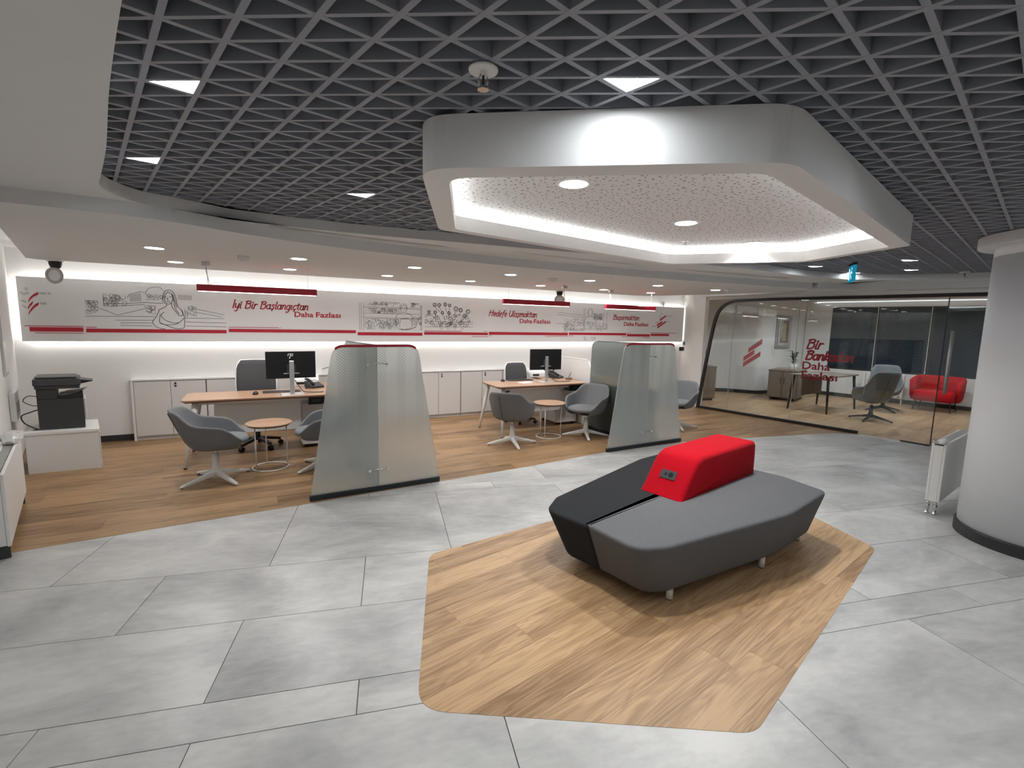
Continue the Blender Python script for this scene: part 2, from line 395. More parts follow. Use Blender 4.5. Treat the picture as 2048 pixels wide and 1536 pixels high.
struct(plan_wall('wall_right', [(9.6, REAR), (9.22, 1.55)], 0.12, 0, 2.62, 'wall_paint', False))
struct(plan_wall('wall_corner', smooth_line([(8.80, YB), (8.62, 7.75), (8.36, 7.35), (8.235, 6.98)], 5), 0.08, 0, 2.62, 'wall_paint', True))
struct(MB().box(wall_x(YB)+0.02, -1.50, YB-0.012, YB, 0, 0.085).build('baseboard_back', 'baseboard_black'))
# office shell behind the glass
curved = smooth_line([(8.9, 9.3), (10.2, 8.95), (10.9, 8.62), (11.25, 8.15), (11.45, 7.9), (11.9, 7.85), (12.5, 7.85), (13.05, 7.75)], 6)
struct(plan_wall('wall_office', curved, 0.1, 0, 2.62, 'white_paint', True))
struct(plan_wall('baseboard_office', [(x-0.02, y-0.02) for x, y in curved], 0.015, 0, 0.09, 'baseboard_black', True))
struct(plan_wall('wall_office_side', [(14.25, 1.55), (9.22, 1.55)], 0.1, 0, 2.62, 'white_paint', True))
WIN = [(13.02, 7.75), (13.75, 4.0), (14.25, 1.55)]
wd_ = (Vector(WIN[1]) - Vector(WIN[0])).normalized()
def on_win(s): p = Vector(WIN[0]) + wd_*s; return (p.x, p.y)
winwall = struct(plan_wall('wall_window', [on_win(0), on_win(6.35)], 0.12, 0, 0.70, 'white_paint', True))
struct(plan_wall('baseboard_window', [(on_win(s)[0]-0.015, on_win(s)[1]) for s in (0, 6.3)], 0.012, 0, 0.09, 'baseboard_black', True))
struct(plan_wall('wall_window_top', [on_win(0), on_win(6.35)], 0.12, 2.27, 2.62, 'white_paint', True))
struct(plan_wall('wall_window_end', [on_win(0.02), on_win(0.62)], 0.12, 0.70, 2.27, 'white_paint', True))
cuts = [0.62, 1.62, 2.62, 3.62, 4.62, 5.62, 6.35]
for k in range(6):
    win = struct(plan_wall('window_%d' % (k+1), [on_win(cuts[k]+0.03), on_win(cuts[k+1]-0.03)], 0.02, 0.74, 2.23, 'night_glass', True))
    p0, p1 = on_win(cuts[k]), on_win(cuts[k+1])
    for a, b, z0, z1, nm in ((cuts[k], cuts[k]+0.03, 0.70, 2.27, 'window_frame'), (cuts[k+1]-0.03, cuts[k+1], 0.70, 2.27, 'window_frame'), (cuts[k]+.03, cuts[k+1]-.03, 0.70, 0.74, 'window_sill'), (cuts[k]+.03, cuts[k+1]-.03, 2.23, 2.27, 'window_frame')):
        plan_wall(nm, [on_win(a), on_win(b)], 0.05, z0, z1, 'black_frame', True, win)

# ------------------------------------------------------------------ the setting: ceiling
ceiling = struct(MB().prism([(wall_x(REAR)-.1, REAR-.1), (14.4, REAR-.1), (14.4, 9.6), (-3.0, 9.6)], 2.62, 2.68).build('ceiling', 'plenum'))
struct(MB().prism([(-3, 7.2), (8.9, 7.2), (8.9, YB), (-3, YB)], 2.47, 2.615).build('ceiling_cove', 'white_paint'))
struct(MB().prism([(8.9, 1.6), (14.35, 1.6), (14.35, 9.5), (8.5, 9.5), (8.0, 7.2)], 2.42, 2.615).build('ceiling_office', 'white_paint'))
go = Vector((-0.1887, 1.6459)); gu = Vector((0.1827, -0.1110)); gv = Vector((-0.0358, 0.1468)); gw = gu + gv
grid_region = [(wall_x(REAR), REAR), (9.5, REAR), (9.15, 1.6), (8.75, 3.7), (7.9, 4.35), (1.5, 4.5), (-0.4, 4.5), (-1.05, 4.0), (-0.95, 3.3)]
def slat_family(step, along, z0, z1, wd):
    d = along.normalized(); n = Vector((-d.y, d.x)); st = step.dot(n)
    if st < 0: n = -n; st = -st
    ds = [(Vector(p) - go).dot(n) for p in grid_region]
    for k in range(int(min(ds)/st) - 1, int(max(ds)/st) + 2):
        c0 = go + n*(k*st)
        q = [c0 - d*15 - n*wd/2, c0 + d*15 - n*wd/2, c0 + d*15 + n*wd/2, c0 - d*15 + n*wd/2]
        c = clip(grid_region, [(p.x, p.y) for p in q])
        if len(c) >= 3 and abs(area(c)) > 1e-3: MB().prism(c, z0, z1).build('ceiling_slat', 'grid_metal', ceiling)
slat_family(gw, gv, ZG, ZG+0.085, 0.018)
slat_family(gv, gw, ZG+0.0006, ZG+0.0844, 0.018)
slat_family(gv, gu, ZG+0.0012, ZG+0.0838, 0.014)

# ring soffit round the open-cell field, with its inner edge curving at the back left
inner = smooth_line([(wall_x(REAR)+0.70, REAR), (0.10, 0.2), (-0.18, 1.25), (-0.36, 1.97), (-0.52, 2.69), (-0.66, 3.25), (-0.715, 3.50), (-0.66, 3.74), (-0.52, 3.93), (-0.28, 4.07), (0.20, 4.14), (0.85, 4.14), (2.0, 4.02), (3.6, 3.88), (5.2, 3.82), (6.4, 3.86), (7.3, 3.72), (7.95, 3.2), (8.28, 2.55), (8.5, 1.6), (8.75, 0.0), (8.95, REAR)], 5)
fascia = smooth_line([(-1.66, 3.80), (-1.22, 3.80), (-0.85, 3.82), (-0.45, 3.92), (0.04, 4.19), (0.77, 4.46), (1.76, 4.62), (3.03, 4.72), (4.49, 4.68), (6.24, 4.55), (7.4, 4.35), (8.2, 3.8), (8.55, 3.0), (8.85, 1.6)], 5)
outer = [(wall_x(REAR), REAR), (wall_x(3.8), 3.80)] + fascia[1:] + [(9.15, 1.6), (9.5, REAR)]
def slab_between(a, b, z0, z1):
    """sheet slab whose plan lies between polylines a (inner) and b (outer), sampled evenly along both"""
    def resample(p, n):
        L = [0]
        for i in range(1, len(p)): L.append(L[-1] + (Vector(p[i]) - Vector(p[i-1])).length)
        out = []
        for k in range(n):
            s = L[-1]*k/(n-1); i = max(j for j in range(len(L)) if L[j] <= s + 1e-9); i = min(i, len(p)-2)
            t = (s - L[i])/max(1e-9, L[i+1]-L[i]); out.append(tuple(Vector(p[i]).lerp(Vector(p[i+1]), t)))
        return out
    n = 90; A = resample(a, n); B = resample(b, n)
    return MB().loft([[(A[i][0], A[i][1], z0), (B[i][0], B[i][1], z0), (B[i][0], B[i][1], z1), (A[i][0], A[i][1], z1)] for i in range(n)])
# split in three so that both polylines stay paired: left run, back run, right run
il = [p for p in inner if p[1] <= 3.50 and p[0] < 3 and p[1] < 3.49]; ib = [p for p in inner if p[1] > 3.40 and p[0] < 7.75]; ir = [p for p in inner if p[0] >= 7.6]
struct(slab_between(il, [(wall_x(REAR), REAR), (wall_x(4.15), 4.15)], ZR+0.0004, ZG).build('ceiling_ring_left', 'soffit_paint'))
fb = [p for p in fascia if p[0] <= 7.95]
struct(slab_between(ib, fb, ZR, ZG).build('ceiling_ring_back', 'soffit_paint'))
struct(slab_between(ir, [p for p in fascia if p[0] >= 7.6] + [(9.15, 1.6), (9.5, REAR)], ZR, ZG).build('ceiling_ring_right', 'soffit_paint'))
YC = 7.55   # back edge of the lower soffit, cove behind it
low = [(wall_x(3.8), 3.80)] + [p for p in fascia[1:] if p[0] <= 7.45] + [(7.62, 4.6), (7.72, 5.64), (7.45, 6.58), (7.12, YC-0.04), (6.9, YC), (-2.15, YC), (-2.22, 7.40), (-1.60, 4.93)]
low = low[:1] + low[1:]
soffit = struct(MB().prism(low, ZS, ZR).build('ceiling_soffit', 'soffit_paint'))
struct(MB().prism([(7.45, 4.30), (8.0, 4.05), (8.55, 3.0), (8.9, 1.6), (9.15, 1.6), (8.80, 3.2), (8.66, 4.12), (8.4, 5.6), (8.12, 6.9), (7.95, 6.9), (8.05, 5.6), (8.1, 4.9), (7.62, 4.6)], ZS, ZR).build('ceiling_band', 'soffit_paint'))
# cove strips
struct(MB().box(-2.1, 6.9, YC-0.05, YC-0.02, ZR+0.002, ZR+0.018).build('trim_1', 'cove_led'))
struct(plan_wall('trim_2', [(-1.64, 5.0), (-2.20, 7.3)], 0.03, ZR+0.002, ZR+0.018, 'cove_led', False))
struct(plan_wall('trim_3', [(7.10, 7.45), (7.43, 6.55), (7.69, 5.64)], 0.03, ZR+0.002, ZR+0.018, 'cove_led', True))

# ------------------------------------------------------------------ column
pc = (5.55, 1.25)
col_ = thing('column', 'thick round white column with dark base ring at the right', 'column', (pc[0], pc[1], 0))
MB().lathe([(0.495, 0.09), (0.495, 2.30)], 64).build('shaft', 'column_paint', col_, True, 0)
MB().lathe([(0.512, 0.0), (0.512, 0.085), (0.50, 0.095), (0.40, 0.095)], 64).build('base_ring', 'baseboard_black', col_)['label'] = 'dark curved skirting ring'
MB().lathe([(0.44, 2.385), (0.595, 2.375), (0.60, 2.385), (0.60, 2.455)], 64).build('capital', 'soffit_paint', col_)
for ch in col_.children:
    if ch.name.startswith('shaft'):
        pass
MB().lathe([(0.494, 2.29), (0.494, 2.40)], 64).build('neck', 'column_paint', col_, True)

# ------------------------------------------------------------------ hexagonal light box over the island
hexa = [(0.58, 1.86), (1.67, 1.09), (3.93, 1.68), (4.24, 2.55), (3.42, 3.42), (1.05, 2.98)]
HB = thing('ceiling_light_box', 'white hexagonal ceiling light box hanging above the bench', 'light box', (2.4, 2.2, 2.26))
off = Matrix.Translation((-2.4, -2.2, -2.26))
hr = [0.16, 0.22, 0.07, 0.22, 0.26, 0.13]
ho = fillet(hexa, hr, 8); hi = fillet(inset(hexa, 0.105), [r*0.75 for r in hr], 8); hl = fillet(inset(hexa, 0.075), [r*0.8 for r in hr], 8)
def hring(poly, z): return [(x, y, z) for x, y in poly]
m = MB().loft([hring(ho, 2.458), hring(ho, 2.265), hring(hi, 2.26), hring(hi, 2.345), hring(hl, 2.345), hring(hl, 2.44)], cap=False)
m.f = [f[::-1] for f in m.f]; m.build('frame', 'white_paint', HB, False, 0, 2, off)
hp = fillet(inset(hexa, 0.07), [r*0.8 for r in hr], 8)
MB().prism(hp, 2.405, 2.425).build('perforated_panel', 'perforated_panel', HB, False, 0, 2, off)
hs1 = fillet(inset(hexa, 0.079), [r*0.8 for r in hr], 8); hs2 = fillet(inset(hexa, 0.096), [r*0.78 for r in hr], 8)
m = MB().loft([hring(hs1, 2.347), hring(hs1, 2.357), hring(hs2, 2.357), hring(hs2, 2.347)], cap=False)
m.build('led_strip', 'hex_led', HB, False, 0, 2, off)['label'] = 'glowing white light strip in the recess'
def downlight(loc, r, label, group, watts, z_under, parent_name='ceiling_downlight', spread=150, col=WHITE):
    t = thing(parent_name, label, 'downlight', loc, 0, group)
    MB().lathe([(r*0.86, -0.001), (r*0.88, -0.006), (r*1.12, -0.004), (r*1.15, 0.0)], 28).build('trim_ring', 'white_lacquer', t, True)
    MB().lathe([(0.001, -0.0075), (r*0.86, -0.0072), (r*0.86, -0.0055)], 28).build('diffuser', 'down_led', t)
    lamp('lamp', (0, 0, -0.03), watts, r*1.7, t, spread, col)
    return t
for (x, y), lab in zip([(1.47, 2.12), (2.66, 2.47), (3.75, 2.73)], ['nearest', 'middle', 'farthest']):
    downlight((x, y, 2.405), 0.08, '%s of the three round downlights in the hexagonal light box' % lab, 'downlights in the hexagonal light box', W_HEX, 2.405, 'ceiling_downlight', 130)
sprk = thing('sprinkler_head', 'tiny sprinkler head under the far edge of the perforated hexagonal panel', 'sprinkler', (3.22, 2.98, 2.405), 0)
MB().lathe([(0.03, -0.004), (0.03, 0.0)], 14).build('escutcheon', 'white_metal', sprk); MB().lathe([(0.008, -0.03), (0.008, -0.004)], 8).build('nozzle', 'chrome', sprk); MB().lathe([(0.014, -0.034), (0.014, -0.03)], 10).build('deflector', 'chrome', sprk)

# ------------------------------------------------------------------ downlights in the lower soffit
ords = ['first', 'second', 'third', 'fourth', 'fifth', 'sixth', 'seventh', 'eighth']
for i, x in enumerate([-0.77, 0.43, 1.64, 2.88, 4.12, 5.39, 6.66]):
    downlight((x, 5.47, ZS), 0.082, '%s round downlight from the left in the soffit row nearer the camera' % ords[i], 'soffit downlights, front row', W_DOWN, ZS)
for i, x in enumerate([-0.76, 0.42, 1.63, 2.86, 4.08, 5.36, 6.45]):
    downlight((x, 6.71, ZS), 0.082, '%s round downlight from the left in the soffit row by the mural' % ords[i], 'soffit downlights, back row', W_DOWN, ZS)
for i, (x, y) in enumerate([(9.7, 6.9), (9.9, 5.4), (10.1, 3.9), (11.7, 6.6), (11.9, 5.1), (12.1, 3.6)]):
    downlight((x, y, 2.42), 0.07, '%s round downlight in the ceiling of the glass office' % ords[i], 'glass office downlights', 12.0, 2.42, 'ceiling_downlight', 150, (0.93, 0.99, 1.04))

# ------------------------------------------------------------------ triangular lights set in the grid, plus unseen ones added as fill
def tri_light(r, c, label):
    P = [go + gu*c + gv*r, go + gu*(c+1) + gv*r, go + gu*(c+1) + gv*(r+1)]
    cen = (P[0] + P[1] + P[2])/3; q = inset([tuple(p - cen) for p in P], 0.013)
    t = thing('triangular_light', label, 'ceiling light', (cen.x, cen.y, ZG), 0, 'triangular lights in the open-cell ceiling')
    MB().prism(q, 0.004, 0.012).build('diffuser', 'tri_led', t); MB().prism(inset([tuple(p - cen) for p in P], 0.009), 0.012, 0.05).build('housing', 'grid_metal', t)
def nearest_cell(x, y):
    d = Vector((x, y)) - go; det = gu.x*gv.y - gu.y*gv.x
    c = (d.x*gv.y - d.y*gv.x)/det; r = (gu.x*d.y - gu.y*d.x)/det
    return round(r - 1/3), round(c - 2/3)
for (r, c), lab in [((3, 0), 'triangular light nearest the white soffit, upper left of the grid ceiling'), ((10, 0), 'triangular light in the far left corner of the grid ceiling'),
                    ((3, 7), 'bright triangular light just in front of the hexagonal light box')]:
    tri_light(r, c, lab)
for x, y, lab in [(0.56, 3.28, 'triangular light left of the hexagonal light box near the soffit edge'),
                  (6.21, 3.51, 'triangular light just left of the green exit sign'), (7.25, 3.72, 'triangular light right behind the green exit sign'),
                  (6.38, 2.72, 'larger of the two triangular lights left of the column'), (7.44, 3.0, 'smaller, farther of the two triangular lights left of the column'),
                  (2.48, 0.73, 'triangular ceiling light at the right edge before the hexagonal light box'), (4.75, 2.78, 'added triangular fill light, unseen behind the right end of the light box'), (8.1, 1.5, 'added triangular fill light far right, unseen behind the column'), (5.1, 3.32, 'added triangular fill light, unseen behind the far end of the light box'), (3.4, 3.62, 'added triangular fill light, unseen behind the back edge of the light box'),  # all but the first entry are unseen lamps added to brighten the far floor
                  (7.3, 2.0, 'added triangular fill light, unseen behind the column capital'), (0.75, 0.35, 'added triangular fill light almost overhead, out of the frame'), (4.5, 0.45, 'added triangular fill light before the column, out of the frame'), (6.9, 1.0, 'added triangular fill light, unseen behind the column'),  # unseen lamps added as fill around the column and overhead
                  (3.4, -0.35, 'added triangular fill light overhead on the right, out of the frame'), (5.8, -0.3, 'added triangular fill light right of the column, out of the frame'), (7.6, -0.2, 'added triangular fill light at the right wall, out of the frame'), (2.0, -0.3, 'added triangular fill light overhead, unseen, second from the left wall'),  # out-of-view lamps added to lift the light on column and light box
                  (1.2, -1.15, 'added triangular fill light behind the camera, first from the left wall'), (2.7, -1.15, 'added triangular fill light behind the camera, second from the left wall'), (4.3, -1.15, 'added triangular fill light behind the camera, third from the left wall'), (6.4, -1.15, 'added triangular fill light behind the camera, fourth from the left wall')]:  # invented lamps behind the camera, there to add bounce light to the lobby
    tri_light(*nearest_cell(x, y), lab)

# ------------------------------------------------------------------ small ceiling fittings
def sprinkler(loc, label, s=1.0):
    t = thing('sprinkler_head', label, 'sprinkler', loc, 0, 'sprinklers in the grid ceiling')
    MB().lathe([(0.020*s, -0.012), (0.044*s, -0.012), (0.046*s, -0.006), (0.03*s, 0.004), (0.018*s, 0.03)], 24).build('escutcheon', 'white_metal', t, True)
    MB().lathe([(0.011*s, -0.028), (0.011*s, -0.010)], 12).build('nozzle', 'chrome', t)
    for k in (-1, 1): MB().tube([(k*0.012*s, 0, -0.02*s), (k*0.016*s, 0, -0.04*s), (k*0.008*s, 0, -0.058*s)], 0.003*s, 6).build('yoke_arm', 'chrome', t)
    MB().lathe([(0.004*s, -0.056), (0.004*s, -0.022)], 8).build('bulb', 'printer_black', t)
    MB().lathe([(0.018*s, -0.0645), (0.018*s, -0.058)], 14).build('deflector', 'chrome', t)
sprinkler((0.647, 1.434, ZG), 'white and chrome sprinkler head hanging from the grid ceiling at top centre')
sprinkler((7.97, 2.79, ZG), 'small sprinkler head in the far grid ceiling beside the column', 1.2)
def smoke(loc, label):
    t = thing('smoke_detector', label, 'smoke detector', loc, 0, 'smoke detectors on the soffit')
    MB().lathe([(0.045, -0.038), (0.052, -0.03), (0.055, -0.012), (0.055, 0.0)], 24).build('body', 'white_lacquer', t, True); MB().lathe([(0.02, -0.05), (0.028, -0.046), (0.03, -0.038)], 16).build('sensor_cap', 'white_paint', t, True)
smoke((-0.07, 5.66, ZS), 'round white smoke detector on the soffit right of the left pendant box'); smoke((3.58, 5.58, ZS), 'round white smoke detector on the soffit above the second desk'); smoke((6.65, 5.23, ZS), 'round white smoke detector on the soffit before the glass office')
def camera_unit(loc, label, rz):
    t = thing('security_camera', label, 'camera', loc, rz, 'ring-faced cameras under the soffit')
    MB().lathe([(0.075, -0.022), (0.08, 0.0)], 24).build('mount_plate', 'white_lacquer', t); MB().lathe([(0.012, -0.11), (0.045, -0.09), (0.058, -0.05), (0.058, -0.022)], 20).build('dome', 'black_plastic', t, True)
    m = MB(); R = 0.078
    m.loft([[(-0.03 + 0.024*cos(a), (R + 0.016*cos(b))*cos(a2), -0.18 + (R + 0.016*cos(b))*sin(a2)) for b in circ(8) for a in (PI/2,)] for a2 in circ(24) + [0]], cap=False)
    xs = [(x + 0.014*sin(k % 8 * PI/4), y, z) for k, (x, y, z) in enumerate(m.v)]; m.v = xs
    m.build('ring', 'grey_vinyl', t, True)
    MB().add([(-0.03, 0, -0.18)] + [(-0.03, R*cos(a), -0.18 + R*sin(a)) for a in circ(24)], [(0, i+1, (i+1) % 24 + 1) for i in range(24)]).build('lens_face', 'white_lacquer', t)
camera_unit((-1.98, 7.42, ZS), 'black domed camera with grey ring hanging in the left corner', rad(70)); camera_unit((4.92, 7.42, ZS), 'black domed camera with white ring above the second pendant lamp', rad(60))
ex = thing('exit_sign', 'glowing blue-green exit sign hanging below the grid ceiling', 'exit sign', (6.13, 3.16, ZG), rad(-52))
MB().box(-0.014, 0.014, -0.12, 0.12, -0.21, -0.03).build('body', 'exit_led', ex); MB().box(-0.018, 0.018, -0.122, 0.122, -0.03, -0.004).build('housing', 'dark_plastic', ex)
for s in (-1, 1):
    m = MB(); X = s*0.016
    for a, b in (((-0.03, -0.085), (-0.005, -0.13)), ((-0.005, -0.13), (-0.045, -0.185)), ((-0.005, -0.13), (0.02, -0.185)), ((-0.02, -0.1), (0.02, -0.115)), ((-0.025, -0.1), (-0.06, -0.125))):
        m.strip([(X, a[0]*1.3, a[1]), (X, b[0]*1.3, b[1])], 0.018, (s, 0, 0))
    m.add([(X, -0.045 + 0.016*cos(t), -0.065 + 0.016*sin(t)) for t in circ(10)], [tuple(range(10))])
    m.strip([(X, 0.07, -0.06), (X, 0.07, -0.19)], 0.05, (s, 0, 0)); m.build('pictogram', 'exit_mark', ex)
for pts, lab in (([(0.13, 4.20), (0.78, 4.32), (1.62, 4.38)], 'long narrow air slot in the ring soffit at the left'), ([(2.3, 4.30), (3.2, 4.32), (3.9, 4.32)], 'narrow air slot in the ring soffit behind the hexagonal light box'), ([(4.6, 4.34), (5.4, 4.28), (6.6, 4.20)], 'narrow air slot in the ring soffit near the glass office')):
    t = thing('air_slot', lab, 'air vent', (pts[0][0], pts[0][1], ZR), 0, 'linear air slots in the ring soffit')
    q = [(x-pts[0][0], y-pts[0][1]) for x, y in smooth_line(pts, 5)]
    MB().strip([(x, y, -0.003) for x, y in q], 0.075, (0, 0, -1)).build('flange', 'white_lacquer', t)
    for k in (-0.014, 0.014): MB().strip([(x, y+k, -0.0045) for x, y in q], 0.008, (0, 0, -1)).build('slot', 'grey_vinyl', t)

# ------------------------------------------------------------------ pendant lamps
def pendant(x0, x1, y, label, canopy_left=True):
    cx = (x0+x1)/2; L = (x1-x0)/2
    t = thing('pendant_lamp', label, 'pendant lamp', (cx, y, 1.975), 0, 'red linear pendant lamps over the desks')
    MB().box(-L, L, -0.03, 0.03, 0.0, 0.075).build('housing', 'red_lacquer', t, False, 0.003, 1); MB().box(-L+0.01, L-0.01, -0.024, 0.024, -0.004, 0.0).build('diffuser', 'pendant_led', t)
    a, b = (-L+0.1, L-0.1) if canopy_left else (L-0.1, -L+0.1)
    MB().box(a-0.04, a+0.04, -0.03, 0.03, ZS-1.975-0.045, ZS-1.975).build('canopy', 'silver', t, False, 0.003, 1)
    MB().tube([(a, 0, ZS-1.975-0.045), (a+0.004, 0, 0.2), (a+0.01, 0.0, 0.10), (a+0.012, 0, 0.075)], 0.004, 6).build('suspension_cable', 'grey_vinyl', t)
    MB().tube([(a-0.002, 0, ZS-1.975-0.05), (a-0.006, 0.01, 0.22), (a+0.03, 0, 0.075)], 0.003, 6).build('power_cord', 'grey_vinyl', t)
    MB().bar((b, 0, 0.075), (b, 0, ZS-1.975), 0.0018, None, 6).build('suspension_cable', 'silver', t); MB().bar((b, 0, 0.075), (b, 0, 0.11), 0.005, None, 8).build('gripper', 'silver', t)
    l = bpy.data.lights.new('lamp', 'AREA'); l.shape = 'RECTANGLE'; l.size = 2*L-0.05; l.size_y = 0.045; l.energy = 5.0; l.color = (1, 0.95, 0.92)
    lo = bpy.data.objects.new('lamp', l); COL.objects.link(lo); lo.parent = t; lo.location = (0, 0, -0.012)
pendant(-0.55, 0.70, 6.48, 'red linear pendant lamp over the first desk at the left'); pendant(3.30, 4.50, 6.50, 'red linear pendant lamp over the second desk in the middle', False); pendant(5.42, 6.58, 6.72, 'red linear pendant lamp at the right, above the second glass screen')

# ------------------------------------------------------------------ mural
YM = 7.975
MU = thing('wall_mural', 'long white backlit mural board with red stripes, sketches and slogans', 'mural', (0, YM, 1.34))
mo = Matrix.Translation((0, -YM, -1.34))
MB().box(-2.50, 8.72, YM, YM+0.02, 1.345, 2.125).build('board', 'mural_board', MU, False, 0, 1, mo)
for (a, b, c, d) in ((-2.46, 8.68, 2.10, 2.112), (-2.46, 8.68, 1.358, 1.37)): MB().box(a, b, YM+0.028, YM+0.05, c, d).build('led_strip', 'mural_led', MU, False, 0, 1, mo)
for a in (-2.488, 8.69): MB().box(a, a+0.012, YM+0.028, YM+0.05, 1.38, 2.09).build('led_strip', 'mural_led', MU, False, 0, 1, mo)
stripes = [(-2.469,1.538,-1.913,1.530),(-2.422,1.520,-1.917,1.466),(-2.376,1.452,-1.919,1.445),(-1.891,1.529,-1.784,1.521),(-1.891,1.508,-0.352,1.460),(-0.324,1.553,0.321,1.545),(0.337,1.553,0.350,1.545),(-0.325,1.526,1.428,1.478),
 (1.453,1.496,2.523,1.446),(2.558,1.532,3.247,1.522),(2.553,1.510,3.754,1.464),(3.665,1.533,3.747,1.525),(3.435,1.441,3.755,1.433),(3.773,1.524,5.515,1.472),(3.774,1.458,3.833,1.450),(5.406,1.548,5.512,1.540),(4.988,1.456,5.516,1.448),
 (5.543,1.530,7.027,1.482),(5.539,1.468,5.651,1.460),(7.049,1.512,7.706,1.460),(6.912,1.462,7.034,1.454),(7.042,1.536,7.152,1.528),(7.498,1.447,7.708,1.438),(7.730,1.523,8.282,1.474),(7.728,1.547,8.510,1.537)]
for a, z1, b, z0 in stripes: MB().box(a, b, YM-0.0025, YM-0.0003, min(z0, z1), max(z0, z1)).build('stripe', 'red_vinyl', MU, False, 0, 1, mo)

# handwriting: each glyph is a set of strokes on a unit em (x-height 0.5, cap height 1.0)
def arc(cx, cy, rx, ry, a0, a1, n=8): return [(cx + rx*cos(rad(a0 + (a1-a0)*k/n)), cy + ry*sin(rad(a0 + (a1-a0)*k/n))) for k in range(n+1)]
GL = {
 ' ': (0.30, []), 'I': (0.22, [[(0.1, 0.85), (0.1, 0)], arc(0.1, 1.05, 0.03, 0.03, 0, 360, 6)]), 'i': (0.24, [[(0.1, 0.5), (0.1, 0.05), (0.2, 0)], arc(0.1, 0.75, 0.03, 0.03, 0, 360, 6)]), '1': (0.24, [[(0.1, 0.5), (0.1, 0.05), (0.2, 0)]]),
 'y': (0.48, [[(0.06, 0.5), (0.08, 0.15), (0.2, 0.05), (0.36, 0.2), (0.4, 0.5)], [(0.4, 0.5), (0.38, 0.0), (0.28, -0.32), (0.12, -0.3)]]),
 'B': (0.66, [[(0.12, 0.95), (0.1, 0)], [(0.02, 0.88), (0.3, 1.0), (0.52, 0.9), (0.5, 0.65), (0.2, 0.53), (0.5, 0.48), (0.58, 0.2), (0.4, 0.0), (0.1, 0.0)]]),
 'r': (0.38, [[(0.08, 0.5), (0.08, 0)], [(0.08, 0.3), (0.2, 0.48), (0.36, 0.46)]]),
 'a': (0.50, [arc(0.22, 0.24, 0.18, 0.25, 40, 360, 12), [(0.4, 0.5), (0.39, 0.08), (0.48, 0.0)]]),
 's': (0.42, [[(0.36, 0.46), (0.2, 0.5), (0.1, 0.38), (0.3, 0.22), (0.3, 0.05), (0.06, 0.02)]]), 'S': (0.42, [[(0.36, 0.46), (0.2, 0.5), (0.1, 0.38), (0.3, 0.22), (0.3, 0.05), (0.06, 0.02)], [(0.2, 0.0), (0.24, -0.12), (0.12, -0.18)]]),
 'l': (0.24, [[(0.1, 1.0), (0.1, 0.08), (0.2, 0.0)]]), 'n': (0.48, [[(0.07, 0.5), (0.07, 0)], [(0.07, 0.3), (0.22, 0.5), (0.36, 0.42), (0.37, 0.05), (0.46, 0.0)]]),
 'g': (0.48, [arc(0.22, 0.24, 0.17, 0.25, 40, 360, 12), [(0.4, 0.5), (0.38, -0.15), (0.25, -0.34), (0.08, -0.28)]]),
 'c': (0.42, [arc(0.24, 0.25, 0.18, 0.25, 50, 310, 10), [(0.24, 0.0), (0.28, -0.12), (0.16, -0.18)]]), 't': (0.38, [[(0.16, 0.85), (0.15, 0.08), (0.3, 0.0)], [(0.0, 0.55), (0.36, 0.58)]]),
 'H': (0.72, [[(0.14, 1.0), (0.08, 0)], [(0.58, 1.0), (0.55, 0)], [(0.0, 0.5), (0.68, 0.56)]]), 'e': (0.44, [[(0.07, 0.26), (0.36, 0.3)], arc(0.22, 0.25, 0.16, 0.25, 10, 320, 10)]),
 'd': (0.50, [arc(0.22, 0.24, 0.18, 0.25, 40, 360, 12), [(0.41, 1.0), (0.39, 0.08), (0.48, 0.0)]]), 'f': (0.40, [[(0.42, 0.92), (0.28, 1.0), (0.2, 0.8), (0.16, 0.0), (0.1, -0.25)], [(0.02, 0.5), (0.36, 0.54)]]),
 'U': (0.66, [[(0.1, 1.0), (0.1, 0.3), (0.25, 0.0), (0.45, 0.08), (0.55, 0.4)], [(0.56, 1.0), (0.55, 0.0)]]), 'm': (0.70, [[(0.07, 0.5), (0.07, 0)], [(0.07, 0.3), (0.2, 0.5), (0.32, 0.42), (0.33, 0.0)], [(0.33, 0.3), (0.46, 0.5), (0.58, 0.42), (0.6, 0.05), (0.68, 0)]]),
 'k': (0.46, [[(0.08, 1.0), (0.08, 0)], [(0.4, 0.5), (0.1, 0.22), (0.42, 0.0)]]),
 'D': (0.72, [[(0.1, 1.0), (0.1, 0.0), (0.35, 0.02), (0.58, 0.2), (0.62, 0.5), (0.55, 0.85), (0.35, 0.99), (0.1, 1.0)]]), 'h': (0.52, [[(0.1, 1.0), (0.1, 0)], [(0.1, 0.35), (0.25, 0.52), (0.42, 0.42), (0.42, 0)]]),
 'F': (0.60, [[(0.56, 1.0), (0.1, 1.0), (0.1, 0)], [(0.1, 0.52), (0.48, 0.52)]]), 'z': (0.46, [[(0.06, 0.5), (0.4, 0.5), (0.06, 0.0), (0.4, 0.0)]]), 'A': (0.52, [arc(0.24, 0.25, 0.18, 0.25, 0, 360, 14), [(0.42, 0.52), (0.42, 0)]]),
}
